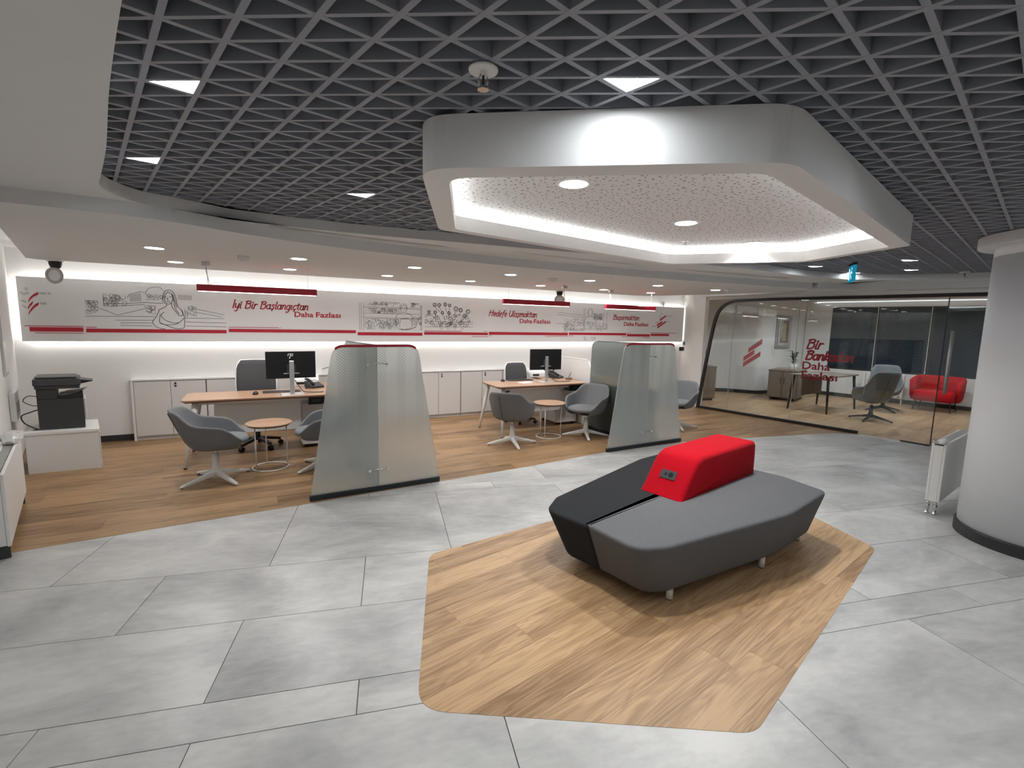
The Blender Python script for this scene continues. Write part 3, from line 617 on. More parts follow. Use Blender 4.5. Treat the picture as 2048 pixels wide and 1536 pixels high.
def lettering(text, width, cap, slant, wd, place, nrm, upright=False):
    """place(u, v) -> 3D point; text is fitted to the given width"""
    raw = sum(GL[ch][0] for ch in text); sx = width/raw; m = MB(); x = 0
    for ch in text:
        w_, strokes = GL[ch]
        for st in strokes:
            st = [(p[0], p[1]*1.2 if p[1] <= 0.5 else 0.6 + (p[1]-0.5)*0.8) for p in st]; pts = [(x + p[0]*sx + slant*p[1]*cap, p[1]*cap) for p in st]
            if len(pts) > 2 and not upright: pts = smooth_line(pts, 3)
            m.strip([place(u, v) for u, v in pts], wd, nrm)
            for e in (pts[0], pts[-1]):
                cc = place(*e); a = Vector(place(e[0]+1e-3, e[1])) - Vector(cc); a.normalize(); b = Vector(place(e[0], e[1]+1e-3)) - Vector(cc); b.normalize()
                m.add([Vector(cc) + (a*cos(t) + b*sin(t))*wd/2 for t in circ(8)], [tuple(range(8))])
        x += w_*sx
    return m
def print_text(text, width, cap, place, name, mat, parent, xf=None):
    cu = bpy.data.curves.new(name, 'FONT'); cu.body = text; cu.size = 1.0; cu.offset = 0.022; cu.resolution_u = 3
    ob = bpy.data.objects.new(name, cu); COL.objects.link(ob); dg = bpy.context.evaluated_depsgraph_get(); me = ob.evaluated_get(dg).to_mesh()
    vs = [v.co.copy() for v in me.vertices]; fs = [tuple(p.vertices) for p in me.polygons]
    x0 = min(v.x for v in vs); x1 = max(v.x for v in vs); y1 = max(v.y for v in vs)
    ob.evaluated_get(dg).to_mesh_clear(); bpy.data.objects.remove(ob, do_unlink=True); bpy.data.curves.remove(cu)
    return MB().add([place((v.x-x0)/(x1-x0)*width, v.y/y1*cap) for v in vs], fs).build(name, mat, parent, False, 0, 1, xf)
def on_mural(x, z): return lambda u, v: (x + u, YM-0.0022, z + v)
NB = (0, -1, 0)
for txt, x, z, wdt, cap, sl, wd, up in (('Iyi Bir BaSlang1ctan', -0.27, 1.822, 1.00, 0.105, 0.28, 0.0155, False), ('Daha FazlAs1', 0.54, 1.716, 0.66, 0.078, 0.0, 0.018, True),
        ('Hedefe UlaSmaktan', 3.76, 1.812, 1.02, 0.105, 0.28, 0.0155, False), ('Daha FazlAs1', 4.41, 1.698, 0.68, 0.078, 0.0, 0.018, True), ('BaSarmaktan', 6.64, 1.812, 0.72, 0.10, 0.28, 0.015, False), ('Daha FazlAs1', 6.95, 1.686, 0.69, 0.078, 0.0, 0.018, True)):
    if up:
        print_text('Daha', wdt*0.40, cap, on_mural(x, z), 'lettering', 'red_vinyl', MU, mo); print_text('Fazlas\u0131', wdt*0.545, cap, on_mural(x + wdt*0.455, z), 'lettering', 'red_vinyl', MU, mo)
    else:
        tot = sum(GL[c][0] for c in txt); done = 0.0
        for word in txt.split(' '):
            wl_ = sum(GL[c][0] for c in word); lettering(word, wdt*wl_/tot, cap, sl, wd, on_mural(x + wdt*done/tot, z), NB, up).build('lettering', 'red_vinyl', MU, False, 0, 1, mo); done += wl_ + GL[' '][0]
def para(pts, mat, d=0.0022, name='logo_bar'):
    n = len(pts)
    MB().loft([[(x, YM-d, z) for x, z in pts], [(x, YM-0.0002, z) for x, z in pts]]).build(name, mat, MU, False, 0, 1, mo)
para([(-2.312,1.945),(-2.312,1.914),(-2.36,1.884),(-2.395,1.842),(-2.41,1.812),(-2.406,1.846),(-2.385,1.885),(-2.35,1.922)], 'red_vinyl')
para([(-2.366,1.838),(-2.372,1.798),(-2.40,1.762),(-2.42,1.724),(-2.416,1.758),(-2.40,1.795)], 'red_vinyl')
para([(-2.314,1.822),(-2.320,1.788),(-2.36,1.752),(-2.40,1.70),(-2.42,1.660),(-2.414,1.696),(-2.385,1.752),(-2.35,1.796)], 'red_vinyl')
for pts in ([(-2.30,1.944),(-2.30,1.918),(-2.24,1.918),(-2.24,1.944)], [(-2.225,1.944),(-2.225,1.922),(-2.195,1.922),(-2.195,1.944)], [(-2.302,1.82),(-2.302,1.794),(-2.245,1.794),(-2.245,1.82)],
            [(-2.47,1.95),(-2.475,1.925),(-2.44,1.90),(-2.39,1.93),(-2.40,1.945),(-2.44,1.925)], [(-2.47,1.85),(-2.475,1.83),(-2.44,1.81),(-2.42,1.83)], [(-2.465,1.79),(-2.465,1.77),(-2.435,1.74),(-2.425,1.76)], [(-2.43,1.985),(-2.415,1.955),(-2.40,1.985),(-2.415,2.0)]):
    para(pts, 'grey_vinyl', 0.0015, 'logo_leaf')
for pts in ([(8.155,1.945),(8.155,1.905),(7.975,1.80),(7.975,1.845)], [(8.065,1.812),(8.06,1.772),(7.90,1.69),(7.90,1.735)], [(8.16,1.815),(8.16,1.775),(7.915,1.64),(7.915,1.682)]): para(pts, 'red_vinyl')
for pts in ([(8.17,1.93),(8.17,1.91),(8.36,1.915),(8.36,1.935)], [(7.96,1.90),(7.94,1.87),(8.02,1.91),(8.0,1.93)], [(7.86,1.79),(7.86,1.77),(7.95,1.775),(7.95,1.795)], [(7.74,1.695),(7.74,1.675),(7.88,1.68),(7.88,1.70)], [(8.18,1.80),(8.18,1.78),(8.27,1.785),(8.27,1.805)], [(8.0,1.97),(8.03,1.95),(8.06,1.98),(8.04,1.99)]):
    para(pts, 'grey_vinyl', 0.0015, 'logo_leaf')
R = random.Random(11)
def ink(m, pts, wd=0.0055, sm=True):
    wd *= 1.2
    if sm and len(pts) > 2: pts = smooth_line(pts, 3)
    m.strip([(x, YM-0.0012, z) for x, z in pts], wd, NB)
def scribble(m, x0, x1, z0, z1, n, size, wd=0.004):
    for _ in range(n):
        x = R.uniform(x0, x1); z = R.uniform(z0, z1); k = R.randint(4, 8); pts = []
        a = R.uniform(0, 6.28)
        for j in range(k): a += R.uniform(0.4, 1.5); pts.append((min(x1, max(x0, x + size*R.uniform(0.4, 1)*cos(a))), min(z1, max(z0, z + size*R.uniform(0.4, 1)*sin(a)))))
        ink(m, pts, wd)
def hline(m, x0, x1, z, wd=0.004): ink(m, [(x0, z), ((x0+x1)/2, z + R.uniform(-.004, .004)), (x1, z + R.uniform(-.003, .003))], wd)
woman = [[(-1.065,1.918),(-1.059,1.983),(-1.027,2.026),(-0.978,2.032),(-0.942,1.995),(-0.924,1.924),(-0.908,1.82),(-0.867,1.769),(-0.859,1.703),(-0.904,1.695)],[(-1.06,1.97),(-1.072,1.892),(-1.047,1.854)],[(-1.041,1.971),(-1.05,1.906),(-1.036,1.861),(-1.01,1.845),(-0.976,1.87),(-0.959,1.923),(-0.959,1.975)],[(-1.041,1.971),(-1.006,2.005),(-0.959,1.975)],
 [(-1.048,1.941),(-1.026,1.946)],[(-0.994,1.943),(-0.969,1.948)],[(-1.013,1.934),(-1.019,1.905),(-1.01,1.902)],[(-1.03,1.884),(-1.012,1.876),(-0.989,1.889)],[(-1.031,1.855),(-1.039,1.816),(-1.083,1.788),(-1.117,1.768)],[(-0.977,1.863),(-0.969,1.805),(-0.934,1.747),(-0.898,1.696)],
 [(-1.117,1.768),(-1.148,1.683),(-1.188,1.63),(-1.196,1.591),(-1.162,1.539),(-1.088,1.512),(-1.066,1.521)],[(-1.109,1.71),(-1.121,1.605),(-1.095,1.586),(-0.957,1.523),(-0.869,1.524),(-0.848,1.544),(-0.839,1.664),(-0.867,1.769)],[(-1.116,1.586),(-1.031,1.568),(-0.921,1.589),(-0.845,1.664)],[(-1.065,1.737),(-1.099,1.697),(-1.06,1.633),(-0.964,1.595),(-0.909,1.603)],
 [(-0.97,1.99),(-0.95,1.9),(-0.94,1.8),(-0.90,1.72)],[(-0.955,1.975),(-0.935,1.88),(-0.92,1.8)]]
m = MB()
for p in woman: ink(m, p, 0.008)
m.build('sketch_woman', 'sketch_ink', MU, False, 0, 1, mo)['label'] = 'line sketch of a long-haired woman with folded arms'
m = MB()
for p in ([(-1.89,1.664),(-1.165,1.676)],[(-1.59,1.621),(-1.178,1.628)],[(-1.542,1.587),(-1.201,1.591)],[(-1.544,1.553),(-1.204,1.552)],[(-1.566,1.685),(-1.274,1.776)],[(-0.839,1.664),(-0.367,1.667)],[(-0.831,1.611),(-0.346,1.607)],[(-0.834,1.558),(-0.349,1.552)],[(-1.738,1.767),(-1.585,1.697),(-1.566,1.685)],
          [(-1.253,1.961),(-1.25,2.0),(-1.216,2.046),(-1.152,2.068),(-1.089,2.065),(-1.054,2.022)],[(-1.451,1.915),(-1.417,1.96),(-1.302,2.003),(-1.262,1.986)],[(-1.695,1.824),(-1.455,1.839),(-1.269,1.859),(-1.069,1.854)],[(-1.628,1.795),(-1.271,1.833)],[(-0.70,1.79),(-0.37,1.72)],[(-0.72,1.75),(-0.40,1.69)]): ink(m, p, 0.0055, False)
for k in range(10): ink(m, [(-1.42+k*0.0125, 1.865+k*0.001), (-1.42+k*0.0125, 1.95+k*0.004)], 0.004)
scribble(m, -1.876, -1.754, 1.69, 1.86, 16, 0.035); scribble(m, -1.695, -1.459, 1.80, 1.95, 26, 0.045); scribble(m, -1.25, -1.07, 1.895, 1.965, 12, 0.028); scribble(m, -1.272, -1.16, 1.69, 1.82, 10, 0.04); scribble(m, -0.83, -0.70, 1.68, 1.83, 12, 0.04)
for i in range(5):
    for j in range(2): ink(m, [(-0.885+i*0.032 + 0.011*cos(t), 1.925+j*0.035 + 0.012*sin(t)) for t in circ(7) + [0]], 0.004)
m.build('sketch_town', 'sketch_ink', MU, False, 0, 1, mo)['label'] = 'line sketch of a street with trees and houses'
m = MB()
for z in (1.905, 1.885, 1.80, 1.735, 1.72): hline(m, 1.55, 2.48, z)
for x in (1.49, 1.515, 1.553, 2.49, 2.51): ink(m, [(x, 1.53), (x, 1.96)], 0.005)
scribble(m, 1.56, 2.12, 1.80, 1.88, 42, 0.032); scribble(m, 1.56, 2.12, 1.55, 1.71, 50, 0.045); scribble(m, 1.63, 2.16, 1.935, 1.985, 26, 0.03); scribble(m, 2.32, 2.46, 1.92, 1.99, 14, 0.028); scribble(m, 2.33, 2.50, 1.62, 1.76, 22, 0.03)
ink(m, [(2.20+0.052*cos(t), 1.885+0.062*sin(t)) for t in circ(12) + [0]], 0.006); ink(m, [(2.14,1.89),(2.15,1.95),(2.20,1.968),(2.25,1.95),(2.262,1.88)], 0.005)
ink(m, [(2.17,1.82),(2.09,1.79),(2.07,1.70),(2.09,1.58),(2.14,1.545)], 0.006); ink(m, [(2.24,1.82),(2.33,1.79),(2.36,1.70),(2.34,1.60)], 0.006); ink(m, [(2.15,1.72),(2.30,1.72),(2.33,1.58),(2.14,1.56),(2.15,1.72)], 0.005); ink(m, [(2.15,1.545),(2.30,1.55),(2.42,1.60)], 0.012)
for x in (2.18, 2.222): ink(m, [(x-0.008, 1.897), (x+0.008, 1.897)], 0.006)
ink(m, [(2.19,1.86),(2.20,1.855),(2.215,1.86)], 0.005)
m.build('sketch_florist', 'sketch_ink', MU, False, 0, 1, mo)['label'] = 'line sketch of a shopkeeper before shelves of plants'
m = MB()
for x, z, r in ((2.74,1.975,0.035),(2.82,1.972,0.035),(2.93,1.985,0.034),(3.01,1.975,0.032),(3.13,1.915,0.045),(3.22,1.90,0.04),(3.36,1.875,0.045),(3.30,1.80,0.04),(2.64,1.85,0.03),(2.75,1.85,0.03),(2.88,1.84,0.03),(3.0,1.84,0.03)):
    for q in range(3): ink(m, [(x + r*(1-0.25*q)*R.uniform(.75, 1.1)*cos(t), z + r*(1-0.25*q)*R.uniform(.75, 1.1)*sin(t)) for t in circ(8) + [0]], 0.006)
    ink(m, [(x, z-r), (x*0.6+2.98*0.4, z-r-0.09)], 0.006)
scribble(m, 2.57, 3.40, 1.60, 1.82, 85, 0.038, 0.0045)
for x in (2.86, 2.99, 3.11, 3.25): ink(m, [(x-0.025,1.66),(x-0.018,1.56),(x+0.018,1.56),(x+0.025,1.66),(x-0.025,1.66)], 0.005, False)
for z in (1.69, 1.655, 1.60): hline(m, 2.57, 3.46, z)
m.build('sketch_flowers', 'sketch_ink', MU, False, 0, 1, mo)['label'] = 'line sketch of flowers in rows of vases'
m = MB()
for p in ([(5.25,1.92),(5.9,1.875)],[(5.23,1.88),(5.9,1.83)],[(5.23,1.70),(5.6,1.70)],[(5.42,1.60),(6.5,1.60)],[(5.42,1.575),(5.9,1.57)],[(5.89,1.58),(5.89,2.02)],[(5.92,1.58),(5.92,2.03)],[(6.40,1.95),(6.40,1.60)],[(6.48,1.95),(6.48,1.60)],[(6.40,1.62),(6.50,1.62)]): ink(m, p, 0.005, False)
ink(m, [(6.05+0.055*cos(t), 1.93+0.07*sin(t)) for t in circ(12) + [0]], 0.007); ink(m, [(5.985,1.90),(5.99,1.99),(6.05,2.03),(6.11,1.99),(6.125,1.90)], 0.005)
ink(m, [(6.02,1.86),(5.95,1.83),(5.90,1.72),(5.93,1.60)], 0.007); ink(m, [(6.08,1.86),(6.16,1.83),(6.21,1.74),(6.20,1.60)], 0.007)
for x in (5.62, 6.30): ink(m, [(x-0.05,1.56),(x,1.72),(x+0.05,1.56)], 0.009, False)
scribble(m, 5.40, 5.88, 1.58, 1.80, 36, 0.05); scribble(m, 6.14, 6.36, 1.80, 1.92, 26, 0.035, 0.006); scribble(m, 5.95, 6.18, 1.60, 1.75, 12, 0.05); scribble(m, 6.18, 6.5, 1.60, 1.72, 10, 0.05); scribble(m, 5.9, 6.2, 1.38, 1.45, 7, 0.03)
m.build('sketch_workshop', 'sketch_ink', MU, False, 0, 1, mo)['label'] = 'line sketch of a worker beside tools'
# fittings on the back wall
t = thing('motion_sensor', 'small grey motion sensor high on the wall above the mural end', 'sensor', (8.10, YB-0.03, 2.17)); MB().lathe([(0.03, -0.07), (0.036, -0.05), (0.036, 0.05), (0.03, 0.06)], 14).build('body', 'grey_vinyl', t, True); MB().lathe([(0.02, -0.085), (0.026, -0.07)], 12).build('lens', 'white_lacquer', t, True)
t = thing('access_reader', 'white wall panel with round black lens right of the mural', 'access reader', (8.70, 7.88, 1.31), rad(-30)); MB().box(-0.055, 0.055, -0.012, 0.0, -0.055, 0.055).build('plate', 'white_lacquer', t, False, 0.004); 
MB().loft([[(0.034*cos(a), y, 0.034*sin(a)) for a in circ(20)] for y in (-0.0125, -0.022)]).build('lens', 'black_plastic', t); MB().loft([[(0.013*cos(a), y, 0.013*sin(a)) for a in circ(14)] for y in (-0.022, -0.0235)]).build('lens_centre', 'dark_plastic', t)
t = thing('wall_socket', 'black double wall socket under the white lens panel', 'socket', (8.72, 7.90, 1.185), rad(-30)); MB().box(-0.12, 0.12, -0.012, 0.0, -0.045, 0.045).build('plate', 'black_plastic', t, False, 0.003)
for k in (-0.055, 0.055): MB().loft([[(k + 0.024*cos(a), y, 0.024*sin(a)) for a in circ(16)] for y in (-0.0125, -0.014)]).build('outlet', 'dark_plastic', t)

# ------------------------------------------------------------------ frosted glass screens
def glass_screen(a, b, back, label):
    a = Vector(a); b = Vector(b); c = (a+b)/2; d = (b-a); hw = d.length/2; rz = math.atan2(d.y, d.x)
    t = thing('glass_screen', label, 'glass screen', (c.x, c.y, 0), rz, 'frosted glass screens between the desks')
    top = hw - 0.235
    full = fillet([(-hw+0.01, 0.045), (hw-0.01, 0.045), (top, 1.45), (-top, 1.45)], [0.0, 0.0, 0.13, 0.13], 8)
    for s in (-1, 1):
        half = clip(full, [(0.0015*s, 0), (2*s, 0), (2*s, 2), (0.0015*s, 2)])
        if area(half) < 0: half = half[::-1]
        MB().loft([[(x, -0.005, z) for x, z in half], [(x, 0.005, z) for x, z in half]]).build('pane', 'frosted_glass', t)
    pp = fillet([(0.012, 0.045), (back, 0.045), (back-0.04, 1.43), (0.012, 1.45)], [0, 0, 0.12, 0], 8)
    MB().loft([[(-0.005, y, z) for y, z in pp], [(0.005, y, z) for y, z in pp]]).build('return_pane', 'smoked_glass', t)
    MB().box(-hw, hw, -0.02, 0.02, 0.0, 0.05).build('base_rail', 'rail_metal', t, False, 0.003, 1); MB().box(-0.02, 0.02, 0.022, back, 0.0, 0.05).build('return_rail', 'rail_metal', t, False, 0.003, 1)
    edge = [p for p in full if p[1] > 1.385]
    edge.sort(key=lambda p: p[0])
    MB().loft([[(x, -0.010, z-0.016), (x, 0.010, z-0.016), (x, 0.010, z+0.008), (x, -0.010, z+0.008)] for x, z in edge if z > 1.418]).build('red_cap_strip', 'red_lacquer', t)
    MB().loft([[(-0.007, y, z-0.003), (0.007, y, z-0.003), (0.007, y, z+0.006), (-0.007, y, z+0.006)] for y, z in ((0.012, 1.45), (back-0.17, 1.433))]).build('cap_strip', 'dark_plastic', t)
    for z in (1.27, 0.22):
        bow = -0.035 if z > 1 else -0.02
        MB().tube([(-0.09, -0.012, z-0.004), (-0.05, bow, z+0.006), (0, bow-0.008, z+0.008), (0.05, bow, z+0.006), (0.09, -0.012, z-0.004)], 0.0045, 7).build('connector', 'chrome', t, True)
        for x in (-0.09, 0.09): MB().loft([[(x + 0.014*cos(q), y, z-0.004 + 0.014*sin(q)) for q in circ(14)] for y in (-0.018, -0.005)]).build('clamp', 'chrome', t)
glass_screen((0.39, 4.675), (1.68, 4.735), 1.50, 'larger, nearer frosted glass screen with red top beside the first desk')
glass_screen((4.10, 4.925), (5.52, 4.965), 1.30, 'farther frosted glass screen with red top between the second desk and the office')

# ------------------------------------------------------------------ lounge chairs
def shell_mesh(hb, ha, A=142):
    m = MB(); rings = []; nu, nv = 30, 9
    for i in range(nu + 1):
        a = rad(-A + 2*A*i/nu); k = abs(a)/rad(A)
        # rim height: tall back, dip to the arms, low at the front
        if k < 0.26: h = hb - 0.012*(k/0.26)**2
        elif k < 0.46: s = (k-0.26)/0.20; s = s*s*(3-2*s); h = hb - 0.012 + (ha-hb+0.012)*s
        elif k < 0.72: h = ha - 0.035*(k-0.46)/0.26
        else: s = (k-0.72)/0.28; s = s*s*(3-2*s)*0.6 + s*0.4; h = ha - 0.035 + (0.45-ha+0.035)*s
        ang = PI + a; ring = []
        for j in range(nv + 1):
            v = j/nv; pr = [0.05, 0.14, 0.205, 0.245, 0.268, 0.280, 0.288, 0.294, 0.300, 0.305][j]; pz = [0.0, 0.0, 0.04, 0.14, 0.28, 0.43, 0.58, 0.73, 0.87, 1.0][j]
            z = 0.345 + (h-0.345)*pz
            lean = max(0, z-0.45)*0.30*max(0, cos(a*0.9))
            sx = abs(cos(ang))**0.85*(1 if cos(ang) > 0 else -1); sy = abs(sin(ang))**0.85*(1 if sin(ang) > 0 else -1)
            x = sx*(pr*(0.96 if cos(ang) < 0 else 1.10) + lean); y = sy*(pr*1.03 + lean*0.3)
            ring.append((x, y, z))
        rings.append(ring)
    m.loft(rings, cap=False, closed=False); return m
def lounge_chair(name, label, group, base_mat, hb=0.775, ha=0.64, feet=36):
    t = thing(name, label, 'chair', (0, 0, 0), 0, group)
    o = shell_mesh(hb, ha).build('shell', 'lounge_fabric', t, True)
    s = o.modifiers.new('thick', 'SOLIDIFY'); s.thickness = 0.032; s.offset = 1.0; ss = o.modifiers.new('sub', 'SUBSURF'); ss.levels = 1; ss.render_levels = 1
    prof = [(0.02, 0.395), (0.20, 0.395), (0.245, 0.41), (0.255, 0.435), (0.235, 0.458), (0.17, 0.470), (0.02, 0.474)]
    cu = MB().loft([[(r*1.08*(abs(cos(q))**0.8)*(1 if cos(q) > 0 else -1)*(1.1 if cos(q) > 0 else 0.95) + 0.015, r*(abs(sin(q))**0.8)*(1 if sin(q) > 0 else -1), z) for q in circ(28)] for r, z in prof]).build('seat_cushion', 'lounge_fabric', t, True)
    MB().lathe([(0.055, 0.325), (0.10, 0.335), (0.10, 0.35)], 18).build('seat_plate', 'dark_plastic', t); MB().bar((0, 0, 0.29), (0, 0, 0.335), 0.014, None, 12).build('gas_spring', 'chrome', t)
    MB().lathe([(0.052, 0.055), (0.046, 0.09), (0.032, 0.18), (0.027, 0.29)], 18).build('column', base_mat, t, True)
    for k in range(4):
        q = rad(feet + 90*k); d = Vector((cos(q), sin(q), 0)); n = Vector((-sin(q), cos(q), 0)); rings = []
        for s_, zz, w_, h_ in ((0.03, 0.088, 0.026, 0.055), (0.16, 0.060, 0.023, 0.036), (0.30, 0.030, 0.018, 0.024), (0.355, 0.018, 0.014, 0.018)):
            c = d*s_ + Vector((0, 0, zz)); rings.append([c + n*w_ - Vector((0, 0, h_/2)), c + n*w_ + Vector((0, 0, h_/4)), c + n*w_*0.5 + Vector((0, 0, h_/2)), c - n*w_*0.5 + Vector((0, 0, h_/2)), c - n*w_ + Vector((0, 0, h_/4)), c - n*w_ - Vector((0, 0, h_/2))])
        lg = MB().loft(rings).build('leg', base_mat, t); MB().lathe([(0.013, 0.0), (0.013, 0.010)], 10, (d.x*0.338, d.y*0.338)).build('glide', 'black_plastic', lg)
    PR = [0.205, 0.245, 0.268, 0.280, 0.288, 0.294, 0.300]; PZ = [0.04, 0.14, 0.28, 0.43, 0.58, 0.73, 0.87]
    MB().tube([(-(r*0.96 + max(0, 0.345 + (hb-0.345)*z - 0.45)*0.30) - 0.029, 0.05, 0.345 + (hb-0.345)*z) for r, z in zip(PR, PZ)], 0.004, 6).build('back_seam', 'black_plastic', t)
    return t
G1 = 'grey lounge chairs at the desks'
ch = lounge_chair('lounge_chair', 'grey lounge chair with white base at the left of the first side table', G1, 'white_metal')
ch.location = (-0.41, 5.72, 0); ch.rotation_euler = (0, 0, rad(-3))
copy_tree(ch, (0.66, 5.76, 0), rad(176), 'grey lounge chair half hidden behind the nearer glass screen', G1)
copy_tree(ch, (3.14, 5.82, 0), rad(42), 'grey lounge chair seen from behind, left of the second side table', G1)
copy_tree(ch, (4.40, 5.80, 0), rad(206), 'grey lounge chair facing the camera, right of the second side table', G1)
copy_tree(ch, (6.22, 5.70, 0), rad(205), 'grey lounge chair right of the farther glass screen', G1)
G2 = 'high-backed grey chairs in the glass office'
c2 = lounge_chair('office_chair', 'high-backed grey chair with black base at the office desk, behind the red lettering', G2, 'black_plastic', 0.96, 0.66)
c2.location = (10.30, 4.72, 0); c2.rotation_euler = (0, 0, rad(62))
copy_tree(c2, (11.80, 5.20, 0), rad(205), 'high-backed grey chair with black base between office desk and radiator', G2)

# ------------------------------------------------------------------ side tables
def side_table(loc, label):
    t = thing('side_table', label, 'table', loc, 0, 'round side tables')
    MB().lathe([(0.225, 0.505), (0.24, 0.515), (0.24, 0.522), (0.232, 0.527)], 40).build('table_top', 'desk_wood', t, False)
    MB().lathe([(0.215, 0.495), (0.228, 0.505)], 40).build('top_edge', 'desk_edge', t)
    MB().tube([(0.185*cos(q), 0.185*sin(q), 0.008) for q in circ(36)], 0.008, 8, True).build('base_ring', 'white_metal', t, True)
    for k in range(3):
        q = rad(100 + 120*k); MB().bar((0.185*cos(q), 0.185*sin(q), 0.01), (0.185*cos(q), 0.185*sin(q), 0.497), 0.007, None, 10).build('leg', 'white_metal', t, True)
side_table((0.10, 5.97, 0), 'round wooden side table with white wire base by the first desk'); side_table((3.86, 6.00, 0), 'round wooden side table with white wire base by the second desk')

# ------------------------------------------------------------------ desks
def desk(x0, y0, label, plabel, flip):
    t = thing('desk', label, 'desk', (x0, y0, 0), 0, 'wood-topped white desks')
    top = [(0.035, 0.0), (1.68, 0.0), (1.72, 0.03), (1.72, 1.30), (1.22, 1.30), (1.22, 0.68), (0.06, 0.68), (0.0, 0.62), (0.0, 0.04)]
    if flip: top = [(0.0, 0.06), (0.04, 0.0), (1.60, 0.0), (1.72, 0.42), (1.72, 1.30), (1.22, 1.30), (1.22, 0.68), (0.10, 0.70), (0.03, 0.66)]
    MB().loft([[(x, y, 0.728) for x, y in inset(top, 0.012)], [(x, y, 0.738) for x, y in top], [(x, y, 0.75) for x, y in top]]).build('desk_top', 'desk_wood', t)
    MB().loft([[(x, y, 0.716) for x, y in inset(top, 0.03)], [(x, y, 0.7275) for x, y in inset(top, 0.014)]]).build('top_edge', 'desk_edge', t)
    for a, b, c, d in ((0.07, 0.08, -0.04, -0.14), (0.07, 0.60, -0.04, 0.68), (1.66, 0.30, 1.68, 0.30), (1.66, 1.2, 1.68, 1.22)):
        lg = MB().bar((a+0.06, b+0.02, 0.716), (c+0.06, d+0.03, 0.012), 0.032, 0.019, 14).build('leg', 'white_metal', t, True); MB().bar((c+0.06, d+0.03, 0.0), (c+0.06, d+0.03, 0.014), 0.017, None, 12).build('glide', 'black_plastic', lg)
    MB().box(0.12, 1.62, 0.10, 0.14, 0.68, 0.715).build('crossbar', 'white_metal', t, False, 0.003, 1)
    mp = fillet([(0.30, 0.30), (1.24, 0.30), (1.24, 0.69), (0.30, 0.69)], [0.05, 0.05, 0.05, 0.05], 5)
    MB().loft([[(x, 0.20, z) for x, z in mp], [(x, 0.215, z) for x, z in mp]]).build('modesty_panel', 'white_lacquer', t)
    ped = thing('drawer_pedestal', plabel, 'drawer unit', (x0+1.26, y0+0.34, 0), 0, 'white drawer pedestals under the desks')
    MB().box(0, 0.40, 0, 0.52, 0.05, 0.60).build('body', 'white_lacquer', ped, False, 0.004, 1)
    for k in range(3):
        dr = MB().box(-0.014, -0.001, 0.01, 0.51, 0.07+k*0.177, 0.24+k*0.177).build('drawer', 'white_lacquer', ped, False, 0.002, 1); MB().box(-0.022, -0.0145, 0.20, 0.32, 0.215+k*0.177, 0.225+k*0.177).build('handle', 'silver', dr)
    for x in (0.04, 0.36):
        for y in (0.05, 0.47): MB().lathe([(0.02, 0.0), (0.02, 0.05)], 10, (x, y)).build('caster', 'black_plastic', ped)
    tr = thing('cable_tray', 'black cable box under the right end of the %s desk' % ('second' if flip else 'first'), 'cable box', (x0+1.32, y0+0.07, 0.60), 0, 'black cable boxes under the desks')
    MB().box(0, 0.30, 0, 0.17, 0.02, 0.112).build('box', 'black_plastic', tr, False, 0.004, 1); MB().box(0.04, 0.15, -0.003, -0.0005, 0.05, 0.085).build('label_plate', 'dark_plastic', tr)
desk(-0.76, 6.37, 'L-shaped wooden desk with white legs at the left, under the first pendant', 'white drawer pedestal under the first desk', False)
desk(3.14, 6.27, 'L-shaped wooden desk with white legs in the middle, under the second pendant', 'white drawer pedestal under the second desk', True)
t = thing('side_desk', 'dark desk blurred behind the farther glass screen, left of the last lounge chair', 'desk', (4.985, 5.40, 0))
MB().box(0.0, 0.55, 0, 1.75, 0.725, 0.75).build('desk_top', 'desk_wood', t, False, 0.003, 1); MB().box(0.01, 0.035, 0.03, 1.72, 0.02, 0.724).build('side_panel', 'black_plastic', t); MB().box(0.45, 0.475, 0.03, 1.72, 0.02, 0.724).build('side_panel', 'black_plastic', t)
def divider(x, y0, label):
    t = thing('desk_divider', label, 'divider', (x, y0, 0), 0, 'white dividers beside the desks')
    p = [(0.0, 0.0), (7.94-y0, 0.0), (7.94-y0, 1.10), (0.18, 1.10), (0.0, 0.85)]
    MB().loft([[(0.0, y, z) for y, z in p], [(0.035, y, z) for y, z in p]]).build('panel', 'white_lacquer', t, False, 0.003, 1); MB().box(-0.004, 0.039, 0.18, 7.94-y0, 1.101, 1.112).build('cap', 'white_metal', t)
divider(1.04, 6.30, 'white divider panel right of the first desk'); divider(4.90, 6.30, 'white divider panel right of the second desk, behind the glass screen')

